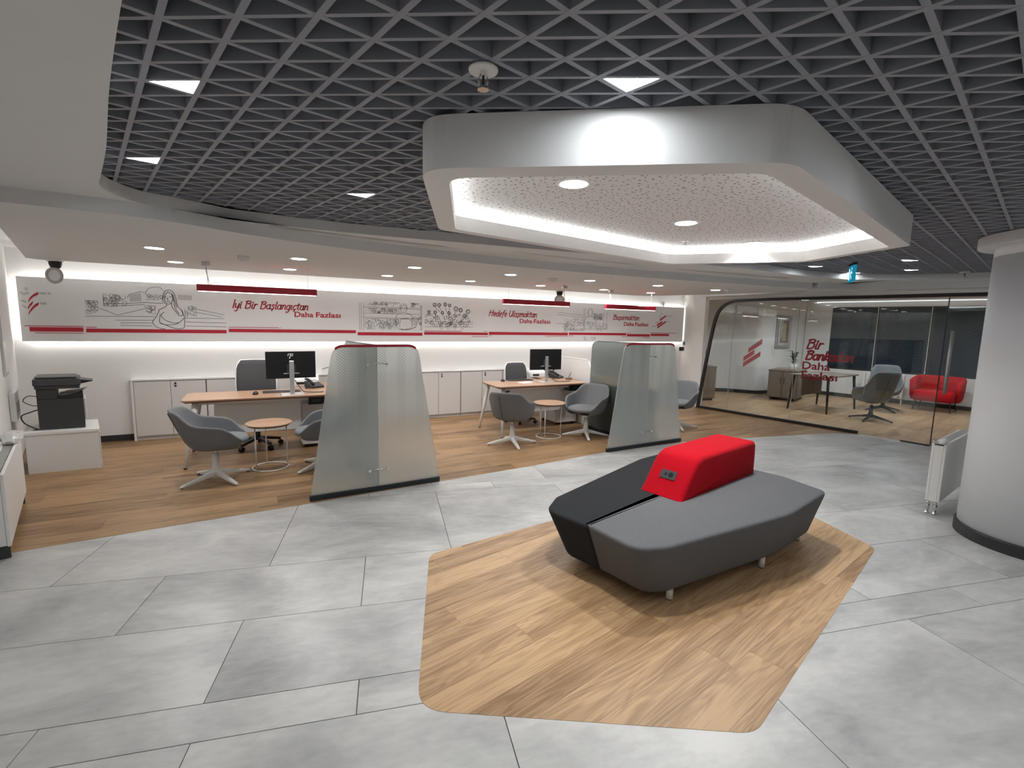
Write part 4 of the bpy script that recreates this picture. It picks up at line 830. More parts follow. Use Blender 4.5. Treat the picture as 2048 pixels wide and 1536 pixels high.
# ------------------------------------------------------------------ things on the desks
def monitor(loc, rz, label, tilt, logo):
    t = thing('monitor', label, 'monitor', loc, rz, 'black monitors seen from behind')
    MB().box(-0.285, 0.285, -0.012, 0.012, 0.20, 0.535).build('housing', 'black_plastic', t, False, 0.005); MB().box(-0.278, 0.278, 0.0122, 0.0135, 0.21, 0.528).build('screen', 'night_glass', t)
    MB().box(-0.026, 0.026, -0.05, -0.03, 0.008, 0.42).build('stand_post', 'silver', t, False, 0.004, 1); MB().box(-0.05, 0.05, -0.03, -0.012, 0.27, 0.37).build('mount', 'dark_plastic', t)
    MB().box(-0.13, 0.13, -0.12, 0.07, 0.0, 0.008).build('stand_foot', 'silver', t, False, 0.003, 1)
    for s in (-1, 1): MB().box(s*0.06-0.03, s*0.06+0.03, -0.0145, -0.0125, 0.255, 0.268).build('port', 'grey_vinyl', t)
    if logo:
        m = MB(); f = lambda x, z: (x, -0.0135, z)
        for st in ([(0.0, 0.505), (-0.005, 0.478)], [(0.028, 0.505), (0.012, 0.445)], [(0.0, 0.503), (0.052, 0.503)], [(0.052, 0.503), (0.046, 0.478)], [(0.046, 0.480), (0.018, 0.480)]): m.strip([f(x-0.03, z) for x, z in st], 0.009, NB)
        m.build('maker_mark', 'paper', t)
monitor((0.385, 6.555, 0.75), rad(4), 'black monitor with a small white mark on its back, on the first desk', 0, True); monitor((4.15, 6.60, 0.75), rad(-4), 'black monitor on a silver stand on the second desk', 0, False)
def mouse(loc, rz, label):
    t = thing('computer_mouse', label, 'mouse', loc, rz, 'mice on the desks')
    MB().loft([[(0.055*k*cos(q), 0.033*k*sin(q), z) for q in circ(16)] for k, z in ((0.9, 0), (1.0, 0.008), (0.92, 0.022), (0.6, 0.032), (0.1, 0.035))]).build('body', 'black_plastic', t, True); MB().bar((0.025, -0.006, 0.033), (0.025, 0.006, 0.033), 0.006, None, 8).build('wheel', 'dark_plastic', t)
mouse((-0.02, 6.66, 0.75), rad(80), 'black mouse on the first desk'); mouse((3.52, 6.88, 0.75), rad(80), 'black mouse at the left of the second desk')
def keyboard(loc, rz, label):
    t = thing('keyboard', label, 'keyboard', loc, rz, 'keyboards on the desks'); MB().box(-0.22, 0.22, -0.065, 0.065, 0.0, 0.012).build('case', 'black_plastic', t, False, 0.003, 1)
    m = MB()
    for r in range(5):
        for c in range(15): m.box(-0.205+c*0.0275, -0.205+c*0.0275+0.023, -0.055+r*0.0225, -0.055+r*0.0225+0.018, 0.0121, 0.017)
    k = m.build('keys', 'dark_plastic', t); k['kind'] = 'stuff'
keyboard((0.28, 6.78, 0.75), rad(2), 'black keyboard behind the first monitor'); keyboard((3.86, 6.93, 0.75), rad(-2), 'black keyboard left of the second monitor')
def phone(loc, rz, label):
    t = thing('desk_phone', label, 'telephone', loc, rz, 'desk telephones')
    MB().loft([[(-0.09, -0.1, 0), (0.09, -0.1, 0), (0.09, 0.1, 0), (-0.09, 0.1, 0)], [(-0.09, -0.1, 0.03), (0.09, -0.1, 0.03), (0.09, 0.1, 0.09), (-0.09, 0.1, 0.09)]]).build('base', 'printer_black', t, False, 0.006)
    MB().tube([(-0.065, -0.09, 0.055), (-0.065, -0.03, 0.085), (-0.065, 0.04, 0.11), (-0.065, 0.10, 0.115)], 0.02, 8).build('handset', 'black_plastic', t, True)
    MB().add([(-0.02, 0.03, 0.0705), (0.07, 0.03, 0.0705), (0.07, 0.08, 0.0855), (-0.02, 0.08, 0.0855)], [(0, 1, 2, 3)]).build('display', 'grey_vinyl', t)
    MB().tube([(-0.08, -0.08, 0.04), (-0.13, -0.12, 0.01), (-0.16, -0.05, 0.006), (-0.1, 0.02, 0.006)], 0.004, 6).build('cord', 'cable_black', t)
phone((0.70, 7.10, 0.75), rad(25), 'black desk telephone on the return of the first desk'); phone((4.66, 7.05, 0.75), rad(25), 'black desk telephone on the return of the second desk')
def cable(pts, label, r=0.005, name='cable'):
    c = Vector(pts[0]); o = MB().tube([tuple(Vector(p) - c) for p in smooth_line(pts, 6)], r, 7).build(name, 'cable_black', None, True); o.location = c; tag(o, label, 'cable')
cable([(0.40, 6.53, 0.96), (0.46, 6.54, 0.86), (0.52, 6.58, 0.775), (0.62, 6.60, 0.757), (0.74, 6.58, 0.757), (0.76, 6.64, 0.757)], 'black cable hanging from the first monitor onto the desk')
cable([(4.17, 6.57, 0.98), (4.20, 6.54, 0.86), (4.30, 6.52, 0.770), (4.45, 6.52, 0.757), (4.56, 6.52, 0.757), (4.62, 6.58, 0.757)], 'black cable curling from the second monitor onto the desk')
cable([(0.83, 7.3, 0.98), (0.92, 7.28, 1.0), (0.98, 7.26, 0.9), (0.96, 7.24, 0.757)], 'thin black cable looping at the divider beside the first monitor', 0.004)
def small_printer(loc, rz, label):
    t = thing('desktop_printer', label, 'printer', loc, rz, 'small white desktop printers')
    MB().loft([[(-0.17, -0.14, 0), (0.17, -0.14, 0), (0.17, 0.14, 0), (-0.17, 0.14, 0)], [(-0.17, -0.14, 0.08), (0.17, -0.14, 0.08), (0.17, 0.14, 0.13), (-0.17, 0.14, 0.13)]]).build('body', 'white_lacquer', t, False, 0.008)
    MB().box(-0.12, 0.0, -0.146, -0.139, 0.03, 0.06).build('paper_slot', 'black_plastic', t); MB().loft([[(-0.14, -0.12, 0.087), (0.14, -0.12, 0.087), (0.14, 0.12, 0.130), (-0.14, 0.12, 0.130)], [(-0.14, -0.12, 0.092), (0.14, -0.12, 0.092), (0.14, 0.12, 0.135), (-0.14, 0.12, 0.135)]]).build('lid', 'white_paint', t)
small_printer((4.42, 7.34, 0.75), rad(-8), 'white desktop printer behind the second monitor'); small_printer((0.62, 7.40, 0.75), rad(-6), 'white desktop printer behind the first monitor')
def pad(loc, rz, sx, sy, label):
    o = MB().box(-sx, sx, -sy, sy, 0, 0.004).build('paper_sheet', 'paper'); o.location = loc; o.rotation_euler = (0, 0, rz); tag(o, label, 'paper')
pad((3.80, 6.62, 0.75), rad(12), 0.11, 0.075, 'white paper lying before the keyboard on the second desk')
t = thing('card_terminal', 'small dark card terminal standing right of the second monitor', 'card terminal', (4.74, 7.42, 0.75), rad(10)); MB().box(-0.09, 0.09, -0.05, 0.05, 0, 0.15).build('body', 'printer_black', t, False, 0.008); MB().box(-0.05, 0.05, -0.053, -0.0505, 0.06, 0.12).build('display', 'grey_vinyl', t)
t = thing('pen_holder', 'small brown pen stand at the right end of the second desk', 'pen stand', (4.72, 6.75, 0.75), 0); MB().box(-0.05, 0.05, -0.03, 0.03, 0, 0.035).build('block', 'brown_laminate', t, False, 0.004); MB().bar((0, 0, 0.03), (0.04, 0, 0.12), 0.005, None, 8).build('pen', 'black_plastic', t)

# ------------------------------------------------------------------ task chairs
def task_chair(label):
    t = thing('task_chair', label, 'chair', (0, 0, 0), 0, 'task chairs behind the desks')
    # faces -y; backrest at +y
    m = MB(); rings = []
    for j in range(11):
        z = 0.56 + 0.57*j/10; wv = 0.225 + 0.012*sin(PI*j/10) - (0.045*((j-8)/2)**2 if j > 8 else 0); yb = 0.22 + 0.05*((j-3)/7)**2
        rings.append([(wv*s, yb - 0.045*(abs(s))**2, z) for s in [-1, -0.75, -0.5, -0.25, 0, 0.25, 0.5, 0.75, 1]])
    m.loft(rings, cap=False, closed=False); o = m.build('backrest', 'task_mesh', t, True); s = o.modifiers.new('thick', 'SOLIDIFY'); s.thickness = 0.03; s.offset = 0
    rim = [r[0] for r in rings] + rings[-1][1:-1] + [r[-1] for r in rings[::-1]] + rings[0][1:-1][::-1]
    MB().tube(rim, 0.011, 8, True).build('back_frame', 'white_metal', t, True)
    MB().box(-0.04, 0.04, 0.20, 0.245, 0.40, 0.68).build('back_bracket', 'white_metal', t, False, 0.01)
    seat = fillet([(-0.24, -0.26), (0.24, -0.26), (0.23, 0.2), (-0.23, 0.2)], 0.09, 6)
    MB().loft([[(x, y, z) for x, y in inset(seat, i)] for i, z in ((0.02, 0.42), (0.0, 0.435), (0.0, 0.465), (0.03, 0.485))]).build('seat', 'task_mesh', t, True)
    MB().box(-0.1, 0.1, -0.1, 0.22, 0.385, 0.42).build('mechanism', 'black_plastic', t, False, 0.01)
    MB().lathe([(0.034, 0.10), (0.034, 0.22), (0.024, 0.225), (0.024, 0.39)], 16).build('gas_column', 'black_plastic', t, True)
    for k in range(5):
        q = rad(18 + 72*k); d = Vector((cos(q), sin(q), 0)); n = Vector((-sin(q), cos(q), 0)); rg = []
        for s_, zz, w_ in ((0.02, 0.13, 0.032), (0.28, 0.085, 0.02)): c = d*s_ + Vector((0, 0, zz)); rg.append([c + n*w_ - Vector((0, 0, .02)), c + n*w_ + Vector((0, 0, .015)), c - n*w_ + Vector((0, 0, .015)), c - n*w_ - Vector((0, 0, .02))])
        lg = MB().loft(rg).build('leg', 'dark_plastic', t, False, 0.004, 1); cc = d*0.28
        MB().bar(cc + n*0.022 + Vector((0, 0, 0.032)), cc - n*0.022 + Vector((0, 0, 0.032)), 0.032, None, 14).build('caster', 'black_plastic', lg)
    for s in (-1, 1):
        MB().tube([(s*0.22, 0.05, 0.44), (s*0.28, 0.03, 0.50), (s*0.28, 0.02, 0.63)], 0.014, 8).build('arm_post', 'dark_plastic', t, True); MB().box(s*0.28-0.03, s*0.28+0.03, -0.12, 0.12, 0.63, 0.655).build('armrest', 'dark_plastic', t, False, 0.01)
    return t
tc = task_chair('dark task chair with white frame behind the first desk'); tc.location = (-0.02, 7.02, 0); tc.rotation_euler = (0, 0, rad(-5))
copy_tree(tc, (4.00, 7.12, 0.0), rad(5), 'dark task chair with white frame behind the second desk').scale = (0.95, 0.95, 0.89)

# ------------------------------------------------------------------ cupboards along the back wall
def cupboard(x0, x1, label, lock=True):
    t = thing('low_cupboard', label, 'cupboard', (x0, 7.995, 0), 0, 'low white cupboards along the back wall'); wdt = x1-x0
    MB().box(0.0, wdt-0.002, 0.0, YB-7.995-0.003, 0.04, 0.815).build('body', 'cupboard', t); MB().box(0.0, wdt-0.002, 0.012, YB-7.995-0.003, 0.0, 0.04).build('plinth', 'cupboard', t)
    if x0 < -1: MB().box(-0.03, -0.001, -0.018, YB-7.995-0.003, 0.0, 0.814).build('end_panel', 'white_lacquer', t)
    for k in range(2):
        a = wdt*k/2 + 0.003; b = wdt*(k+1)/2 - 0.005
        dr = MB().box(a, b, -0.018, -0.001, 0.06, 0.802).build('door', 'cupboard', t, False, 0.0015, 1)
        if k == 1 and lock:
            for z in (0.772, 0.735): MB().loft([[(a+0.055 + 0.012*cos(q), y, z + 0.012*sin(q)) for q in circ(12)] for y in (-0.018, -0.03)]).build('lock_knob', 'black_plastic', dr)
ci = ['at its left end, right of the copier corner', 'behind the first lounge chair and desk', 'behind the first task chair', 'just left of the nearer glass screen top', 'just right of the nearer glass screen', 'left of the second desk', 'behind the second task chair']
for (a, b), lab in zip([(-1.46, -0.64), (-0.63, 0.20), (0.21, 1.02), (1.56, 2.39), (2.40, 3.23), (3.24, 4.07), (4.08, 4.88)], ['leftmost low white cupboard, beside the dark skirting', 'second low white cupboard from the left, behind the first desk', 'third low white cupboard from the left, behind the first monitor', 'low white cupboard hidden behind the nearer glass screen', 'low white cupboard just right of the nearer glass screen', 'low white cupboard behind the left end of the second desk', 'low white cupboard behind the second monitor']): cupboard(a, b, lab)
for a, b, lab in ((-1.50, 1.03, 'thin white top over the cupboards behind the first desk'), (1.10, 4.89, 'thin white top over the cupboards behind the second desk')):
    t = thing('cupboard_top', lab, 'worktop', (a, 7.97, 0.815), 0, 'white tops of the cupboards'); MB().box(0, b-a, 0, YB-7.97-0.003, 0.0, 0.022).build('top', 'white_lacquer', t, False, 0.002, 1)

# ------------------------------------------------------------------ copier corner
t = thing('copier_cabinet', 'low white cabinet carrying the black copier in the left corner', 'cabinet', (-2.16, 6.70, 0))
MB().prism([(0.0, 0.0), (0.60, 0.0), (0.455, 0.60), (-0.145, 0.60)], 0.0, 0.415).build('body', 'white_lacquer', t, False, 0.002, 1); MB().prism([(-0.008, -0.012), (0.612, -0.012), (0.460, 0.612), (-0.155, 0.612)], 0.416, 0.446).build('top', 'white_metal', t, False, 0.002, 1); MB().prism([(0.598, 0.02), (0.607, 0.02), (0.465, 0.585), (0.457, 0.585)], 0.02, 0.40).build('door', 'white_lacquer', t)
MB().lathe([(0.035, 0.446), (0.035, 0.4495)], 18, (0.06, 0.14)).build('cable_grommet', 'black_plastic', t)
t = thing('copier', 'black multifunction copier with white paper in its tray', 'copier', (-2.07, 6.80, 0.447)); SH = Matrix(((1, -0.24, 0, 0), (0, 1, 0, 0), (0, 0, 1, 0), (0, 0, 0, 1)))
MB().prism([(0.0, 0.0), (0.38, 0.0), (0.38, 0.42), (0.0, 0.42)], 0.0, 0.33).build('body', 'printer_black', t, False, 0.006, 2, SH); MB().prism([(0.0, 0.0), (0.17, 0.0), (0.17, 0.42), (0.0, 0.42)], 0.331, 0.44).build('tower', 'printer_black', t, False, 0.006, 2, SH)
MB().prism([(-0.01, -0.02), (0.36, -0.02), (0.36, 0.43), (-0.01, 0.43)], 0.441, 0.475).build('scanner', 'printer_black', t, False, 0.005, 2, SH); MB().prism([(-0.02, -0.03), (0.37, -0.03), (0.37, 0.43), (-0.02, 0.43)], 0.476, 0.545).build('lid', 'dark_plastic', t, False, 0.008, 2, SH)
MB().prism([(0.0, 0.02), (0.34, 0.02), (0.34, 0.40), (0.0, 0.40)], 0.546, 0.565).build('feeder_cover', 'dark_plastic', t, False, 0.006, 2, SH)
MB().loft([[(0.371, 0.04, 0.485), (0.371, 0.32, 0.485), (0.371, 0.32, 0.53), (0.371, 0.04, 0.53)], [(0.475, 0.06, 0.508), (0.475, 0.30, 0.508), (0.475, 0.30, 0.514), (0.475, 0.06, 0.514)]]).build('control_panel', 'black_plastic', t, False, 0, 2, SH)
MB().loft([[(0.18, 0.03, 0.331), (0.18, 0.39, 0.331), (0.18, 0.39, 0.36), (0.18, 0.03, 0.36)], [(0.38, 0.03, 0.331), (0.38, 0.39, 0.331), (0.38, 0.39, 0.385), (0.38, 0.03, 0.385)]]).build('output_tray', 'black_plastic', t, False, 0, 2, SH)
MB().box(0.381, 0.40, 0.05, 0.37, 0.10, 0.32).build('side_tray', 'white_lacquer', t, False, 0.004, 2, SH)
t = thing('paper_stack', 'curled white sheets in the output tray of the copier', 'paper', (-1.905, 6.86, 0.447))
for k in range(3): MB().loft([[(0.0, y, 0.365+k*0.009), (0.09, y, 0.375+k*0.009), (0.17, y, 0.395+k*0.010), (0.205, y, 0.412+k*0.008)] for y in (-0.045+k*0.01, 0.30)], False, False).build('sheet', 'paper', t)
cable([(-2.08, 6.92, 0.66), (-2.16, 6.90, 0.63), (-2.24, 6.92, 0.59), (-2.20, 6.86, 0.52), (-2.10, 6.84, 0.447+0.006), (-2.09, 6.83, 0.453)], 'black copier cable dropping to the cabinet grommet', 0.006)
cable([(-2.08, 6.95, 0.78), (-2.18, 6.96, 0.80), (-2.24, 7.0, 0.74), (-2.18, 7.05, 0.68), (-2.08, 7.0, 0.69)], 'thin looped cable left of the copier', 0.004)
wl = Vector((-0.2425, 0.9701)); wn = Vector((0.9701, 0.2425))     # along the left wall, and out of it
def on_wall(s, d, z): p = Vector((wall_x(4.35), 4.35)) + wl*s + wn*d; return (p.x, p.y, z)
def wall_box(s0, s1, d0, d1, z0, z1): return MB().add([on_wall(s0, d0, z0), on_wall(s1, d0, z0), on_wall(s1, d1, z0), on_wall(s0, d1, z0), on_wall(s0, d0, z1), on_wall(s1, d0, z1), on_wall(s1, d1, z1), on_wall(s0, d1, z1)], [(0,1,2,3),(7,6,5,4),(4,5,1,0),(5,6,2,1),(6,7,3,2),(7,4,0,3)])
t = thing('radiator', 'white panel radiator with top grille on the left wall', 'radiator', (0, 0, 0))
wall_box(0.0, 1.40, 0.04, 0.062, 0.09, 0.60).build('back_panel', 'white_metal', t, False, 0.006); wall_box(0.0, 1.40, 0.118, 0.14, 0.09, 0.60).build('front_panel', 'white_metal', t, False, 0.006); wall_box(0.0, 0.012, 0.062, 0.118, 0.10, 0.60).build('side_cover', 'white_metal', t); wall_box(1.388, 1.40, 0.062, 0.118, 0.10, 0.60).build('side_cover', 'white_metal', t)
for k in range(27): wall_box(0.02+k*0.05, 0.05+k*0.05, 0.064, 0.116, 0.592, 0.600).build('grille_slat', 'silver', t)
wall_box(-0.02, 0.02, 0.06, 0.12, 0.602, 0.635).build('top_bracket', 'silver', t, False, 0.004); m = MB().bar(on_wall(-0.03, 0.09, 0.62), on_wall(0.03, 0.09, 0.62), 0.016, None, 14).build('vent_plug', 'chrome', t, True)
wall_box(0.03, 0.06, 0.05, 0.13, 0.0, 0.09).build('foot', 'dark_plastic', t); wall_box(1.32, 1.35, 0.05, 0.13, 0.0, 0.09).build('foot', 'dark_plastic', t)
R = random.Random(4); m = MB(); rings = []
for i in range(9):
    s = 1.02 + 0.045*i; rr = 0.04*sin(PI*(i+0.5)/9)**0.5; rings.append([on_wall(s + R.uniform(-.01, .01), 0.10 + rr*1.9*cos(q) + R.uniform(-.014, .014), 0.602 + 0.002 + max(0, rr*(1+sin(q)) + R.uniform(-.006, .012))) for q in circ(10)])
bag = m.loft(rings).build('plastic_bag', 'bag_film', None, False); tag(bag, 'crumpled translucent bag lying on the left radiator', 'bag')
t = thing('wall_notice', 'dark-framed notice board high on the left wall at the frame edge', 'notice board', (0, 0, 0)); wall_box(2.35, 2.62, 0.002, 0.02, 1.05, 2.02).build('frame', 'grey_vinyl', t); wall_box(2.38, 2.59, 0.0205, 0.022, 1.08, 1.99).build('sheet', 'white_lacquer', t)
t = thing('wall_box', 'white wall-mounted utility box above the far end of the radiator', 'wall box', (0, 0, 0)); wall_box(2.55, 3.0, 0.002, 0.05, 0.55, 0.85).build('body', 'white_lacquer', t, False, 0.005); wall_box(2.64, 2.90, 0.051, 0.056, 0.62, 0.74).build('panel', 'grey_vinyl', t)

# ------------------------------------------------------------------ island bench
BN = thing('island_bench', 'low two-tone grey bench with red centre block on the wooden island', 'bench', (2.8, 2.5, 0.0018))
bo = Matrix.Translation((-2.8, -2.5, 0))
def upholstered(top, shift, name, mat, radii, z0=0.085, z1=0.43):
    """cushion block: plan 'top' at seat level, walls leaning in to the plan moved by 'shift' (dx, dy per corner)"""
    if area(top) < 0: top = top[::-1]; shift = shift[::-1]; radii = radii[::-1]
    bot = [(x+dx, y+dy) for (x, y), (dx, dy) in zip(top, shift)]
    T = fillet(top, radii, 10); B = fillet(bot, [r*0.95 for r in radii], 10)
    def ring(f, z, ins):
        p = [(b[0]+(t_[0]-b[0])*f, b[1]+(t_[1]-b[1])*f) for b, t_ in zip(B, T)]
        return [(x, y, z) for x, y in inset_dense(p, ins)]
    rings = [ring(0.0, z0, 0.02), ring(0.01, z0+0.006, 0.004), ring(0.05, z0+0.022, 0.0), ring(0.5, (z0+z1)/2, 0.0), ring(0.93, z1-0.030, 0.0), ring(0.97, z1-0.014, 0.003), ring(1.0, z1-0.004, 0.013), ring(1.0, z1, 0.030)]
    return MB().loft(rings).build(name, mat, BN, True, 0, 2, bo)
def inset_dense(p, d):
    n = len(p); out = []
    for i in range(n):
        a = Vector(p[i-1]); b = Vector(p[(i+1) % n]); e = (b-a)
        if e.length < 1e-9: out.append(p[i]); continue
        e.normalize(); out.append((p[i][0]-e.y*d, p[i][1]+e.x*d))
    return out
lt = [(1.81, 2.345), (1.86, 1.935), (2.05, 1.875), (3.20, 1.870), (3.93, 2.03), (3.985, 2.42), (3.90, 2.81), (2.63, 2.565)]
ls = [(0.135, 0.03), (0.15, 0.07), (0.10, 0.08), (0.02, 0.10), (-0.07, 0.07), (-0.09, 0.0), (-0.06, 0.0), (0, 0)]
upholstered(lt, ls, 'light_seat', 'grey_weave', [0.02, 0.17, 0.20, 0.45, 0.10, 0.10, 0.02, 0.03])['label'] = 'light grey woven seat'
dt = [(1.80, 2.315), (2.62, 2.535), (3.895, 2.775), (3.86, 3.30), (3.62, 3.44), (3.20, 3.36), (1.90, 2.84), (1.70, 2.66)]
ds = [(0.135, 0.03), (0, 0), (-0.06, 0.0), (-0.08, -0.05), (-0.05, -0.08), (0.03, -0.10), (0.10, -0.08), (0.16, -0.02)]
upholstered(dt, ds, 'dark_seat', 'dark_weave', [0.02, 0.03, 0.02, 0.12, 0.15, 0.5, 0.16, 0.17])['label'] = 'charcoal woven seat'
# red block: side profile swept across its width, rounded edges
rd = Vector((1.16, 0.235)).normalized(); rn = Vector((-rd.y, rd.x)); r0 = Vector((2.62, 2.525))
prof = smooth_line([(0.0, 0.425), (0.055, 0.49), (0.12, 0.575), (0.18, 0.65), (0.235, 0.700), (0.31, 0.722)], 4) + [(0.7, 0.724), (1.13, 0.724), (1.165, 0.716), (1.18, 0.695), (1.185, 0.60), (1.185, 0.425)]
L = []; W = 0.178
for s in (-W, -W+0.004, -W+0.014, -W+0.035, 0, W-0.035, W-0.014, W-0.004, W):
    ins = {0: 0.03, 1: 0.016, 2: 0.006, 3: 0.0}.get([W, W-0.004, W-0.014, W-0.035].index(abs(s)) if abs(s) in [W, W-0.004, W-0.014, W-0.035] else 3)
    ring = []
    cx_, cz_ = 0.62, 0.45
    for x, z in prof:
        k = ins; zz = z if z < 0.43 else max(0.43, z - k); xx = x + k*0.7 if x < 0.33 else (x - k if x > 1.1 else x)
        q = r0 + rd*xx + rn*s; ring.append((q.x, q.y, zz))
    L.append(ring)
MB().loft(L).build('red_block', 'red_weave', BN, True, 0, 2, bo)['label'] = 'bright red upholstered centre block'
# socket plate on its sloping front
sl0 = Vector((0.115, 0.570)); sd = Vector((0.12, 0.16)).normalized(); nrm2 = Vector((-sd.y, sd.x))
def on_slope(u, v, h):   # u across, v up the slope, h out of it
    p = sl0 + sd*v + nrm2*h; q = r0 + rd*p.x + rn*u; return (q.x, q.y, p.y)
def slope_box(u0, u1, v0, v1, h0, h1, name, mat, parent): 
    return MB().add([on_slope(u, v, h) for h in (h0, h1) for u, v in ((u0, v0), (u1, v0), (u1, v1), (u0, v1))], [(0,1,2,3),(7,6,5,4),(4,5,1,0),(5,6,2,1),(6,7,3,2),(7,4,0,3)]).build(name, mat, parent, False, 0, 2, bo)
sk = slope_box(-0.065, 0.065, -0.035, 0.035, 0.0, 0.006, 'socket_plate', 'dark_plastic', BN); sk['label'] = 'dark grey power socket plate'
MB().loft([[on_slope(-0.022 + 0.021*cos(q), 0.021*sin(q), h) for q in circ(18)] for h in (0.0062, 0.0075)]).build('outlet', 'black_plastic', sk, False, 0, 2, bo)
slope_box(0.012, 0.030, -0.012, 0.012, 0.0062, 0.0072, 'usb_port', 'black_plastic', sk)
for x, y in ((2.22, 2.0), (3.12, 2.0), (3.80, 2.16), (2.06, 2.62), (3.0, 3.12), (3.68, 3.2)):
    lg = MB().bar((x, y, 0.006), (x, y, 0.10), 0.021, None, 18).build('leg', 'white_metal', BN, True, 0, 2, bo); MB().bar((x, y, 0.0), (x, y, 0.006), 0.019, None, 16).build('glide', 'black_plastic', lg, False, 0, 2, bo)

# ------------------------------------------------------------------ radiator beside the column
t = thing('radiator', 'white panel radiator with chrome feet behind the round column', 'radiator', (5.50, 1.885, 0), rad(9))
MB().box(0, 1.0, 0.0, 0.022, 0.13, 0.68).build('front_panel', 'white_metal', t, False, 0.006); MB().box(0, 1.0, 0.082, 0.104, 0.13, 0.68).build('back_panel', 'white_metal', t, False, 0.006); MB().box(0.0, 0.012, 0.022, 0.082, 0.13, 0.66).build('side_cover', 'white_metal', t); MB().box(0.0, 1.0, 0.02, 0.084, 0.672, 0.684).build('top_grille', 'silver', t)
MB().bar((-0.03, 0.03, 0.70), (0.10, 0.03, 0.70), 0.022, None, 14).build('thermostat', 'white_lacquer', t, True); MB().bar((-0.03, 0.085, 0.695), (0.0, 0.085, 0.695), 0.014, None, 12).build('valve', 'chrome', t, True)
for y in (0.03, 0.085): MB().lathe([(0.02, 0.0), (0.02, 0.014), (0.013, 0.018), (0.013, 0.06), (0.017, 0.065), (0.017, 0.10), (0.011, 0.11), (0.011, 0.14)], 14, (0.03, y)).build('connection_pipe', 'chrome', t, True)

# ------------------------------------------------------------------ glass office front
GP = [(8.20, 7.0), (8.44, 5.6), (8.70, 4.12)]
DP = [(8.70, 4.12), (8.80, 3.22)]
EP = [(8.80, 3.22), (9.20, 1.60)]
gl = thing('glass_partition', 'glass office front with black frame, slanted at its left end', 'glass wall', (0, 0, 0))
def seg_pt(P, s):
    L = [0.0]
    for i in range(1, len(P)): L.append(L[-1] + (Vector(P[i]) - Vector(P[i-1])).length)
    s = max(0, min(L[-1], s)); i = max(j for j in range(len(P)-1) if L[j] <= s + 1e-9); k = (s-L[i])/(L[i+1]-L[i]); return Vector(P[i]).lerp(Vector(P[i+1]), k)
def seg_len(P): return sum((Vector(P[i]) - Vector(P[i-1])).length for i in range(1, len(P)))
SL = seg_len(GP)
def gpt(s, z, d=0.0):
    p = seg_pt(GP, s); q = seg_pt(GP, min(SL, s+0.02)) - seg_pt(GP, max(0, s-0.02)); q.normalize(); n = Vector((q.y, -q.x)); p = p + n*d
    if s < 0: p = p + q*s
    return (p.x, p.y, z)
# n points towards the lobby when negative offset (-x side)
ZF = 2.235
outline = [(0.0, 0.0), (0.0, 0.05), (0.06, 0.55), (0.16, 1.30), (0.24, 1.80), (0.32, 2.02), (0.44, 2.14), (0.60, 2.20), (0.82, 2.215), (1.4, ZF-0.01), (SL, ZF-0.01)]
def frame_strip(path, w_, dep, name):
    """square bar following (s, z) path in the glass plane"""
    m = MB(); rings = []
    for i, (s, z) in enumerate(path):
        a = Vector(path[max(i-1, 0)]); b = Vector(path[min(i+1, len(path)-1)]); d = (b-a).normalized(); nn = Vector((-d.y, d.x))*w_/2
        rings.append([gpt(s+nn.x, z+nn.y, -dep/2), gpt(s+nn.x, z+nn.y, dep/2), gpt(s-nn.x, z-nn.y, dep/2), gpt(s-nn.x, z-nn.y, -dep/2)])
    return m.loft(rings).build(name, 'black_frame', gl)
frame_strip([(s + 0.03, z) for s, z in smooth_line(outline, 4)], 0.05, 0.06, 'slanted_frame'); frame_strip([(0.0, 0.025), (0.5, 0.025), (1.0, 0.025), (1.6, 0.025), (2.2, 0.025), (SL-0.02, 0.025)], 0.05, 0.05, 'bottom_rail')
def outline_z(s):
    for (a, za), (b, zb) in zip(outline[1:], outline[2:]):
        if a <= s <= b: return za + (zb-za)*(s-a)/(b-a)
    return ZF-0.01
cutsg = [0.05, 0.66, 1.84, SL]
for a, b in zip(cutsg, cutsg[1:]):
    n = 14; rings = []
    for k in range(n+1):
        s = a + 0.003 + (b-a-0.006)*k/n; zt = outline_z(s) - 0.01; rings.append([gpt(s, 0.05, -0.005), gpt(s, zt, -0.005), gpt(s, zt, 0.005), gpt(s, 0.05, 0.005)])
    MB().loft(rings).build('pane', 'clear_glass', gl)
for s in cutsg[1:-1]: MB().loft([[gpt(s-0.003, z, -0.006), gpt(s+0.003, z, -0.006), gpt(s+0.003, z, 0.006), gpt(s-0.003, z, 0.006)] for z in (0.05, outline_z(s)-0.01)]).build('joint_strip', 'grey_vinyl', gl)
def on_glass(s0, z): return lambda u, v: gpt(s0 + u, z + v, -0.007)
def s_of_y(y): return (7.0 - y)/2.88*SL
gn = Vector((-0.985, -0.17, 0))
for txt, y, z, wdt, cap, sl, wd, up in (('Bir', 5.03, 1.36, 0.25, 0.16, 0.28, 0.03, False), ('Bankadan', 5.03, 1.17, 0.72, 0.15, 0.28, 0.034, False), ('Daha', 5.06, 1.0, 0.44, 0.13, 0.0, 0.038, True), ('Fazlas\u0131', 5.06, 0.83, 0.56, 0.13, 0.0, 0.036, True)):
    if up: print_text(txt, wdt, cap, on_glass(s_of_y(y), z), 'lettering', 'glass_red', gl)
    else: lettering(txt, wdt, cap, sl, wd, on_glass(s_of_y(y), z), gn, up).build('lettering', 'glass_red', gl)
y0 = s_of_y(6.10)
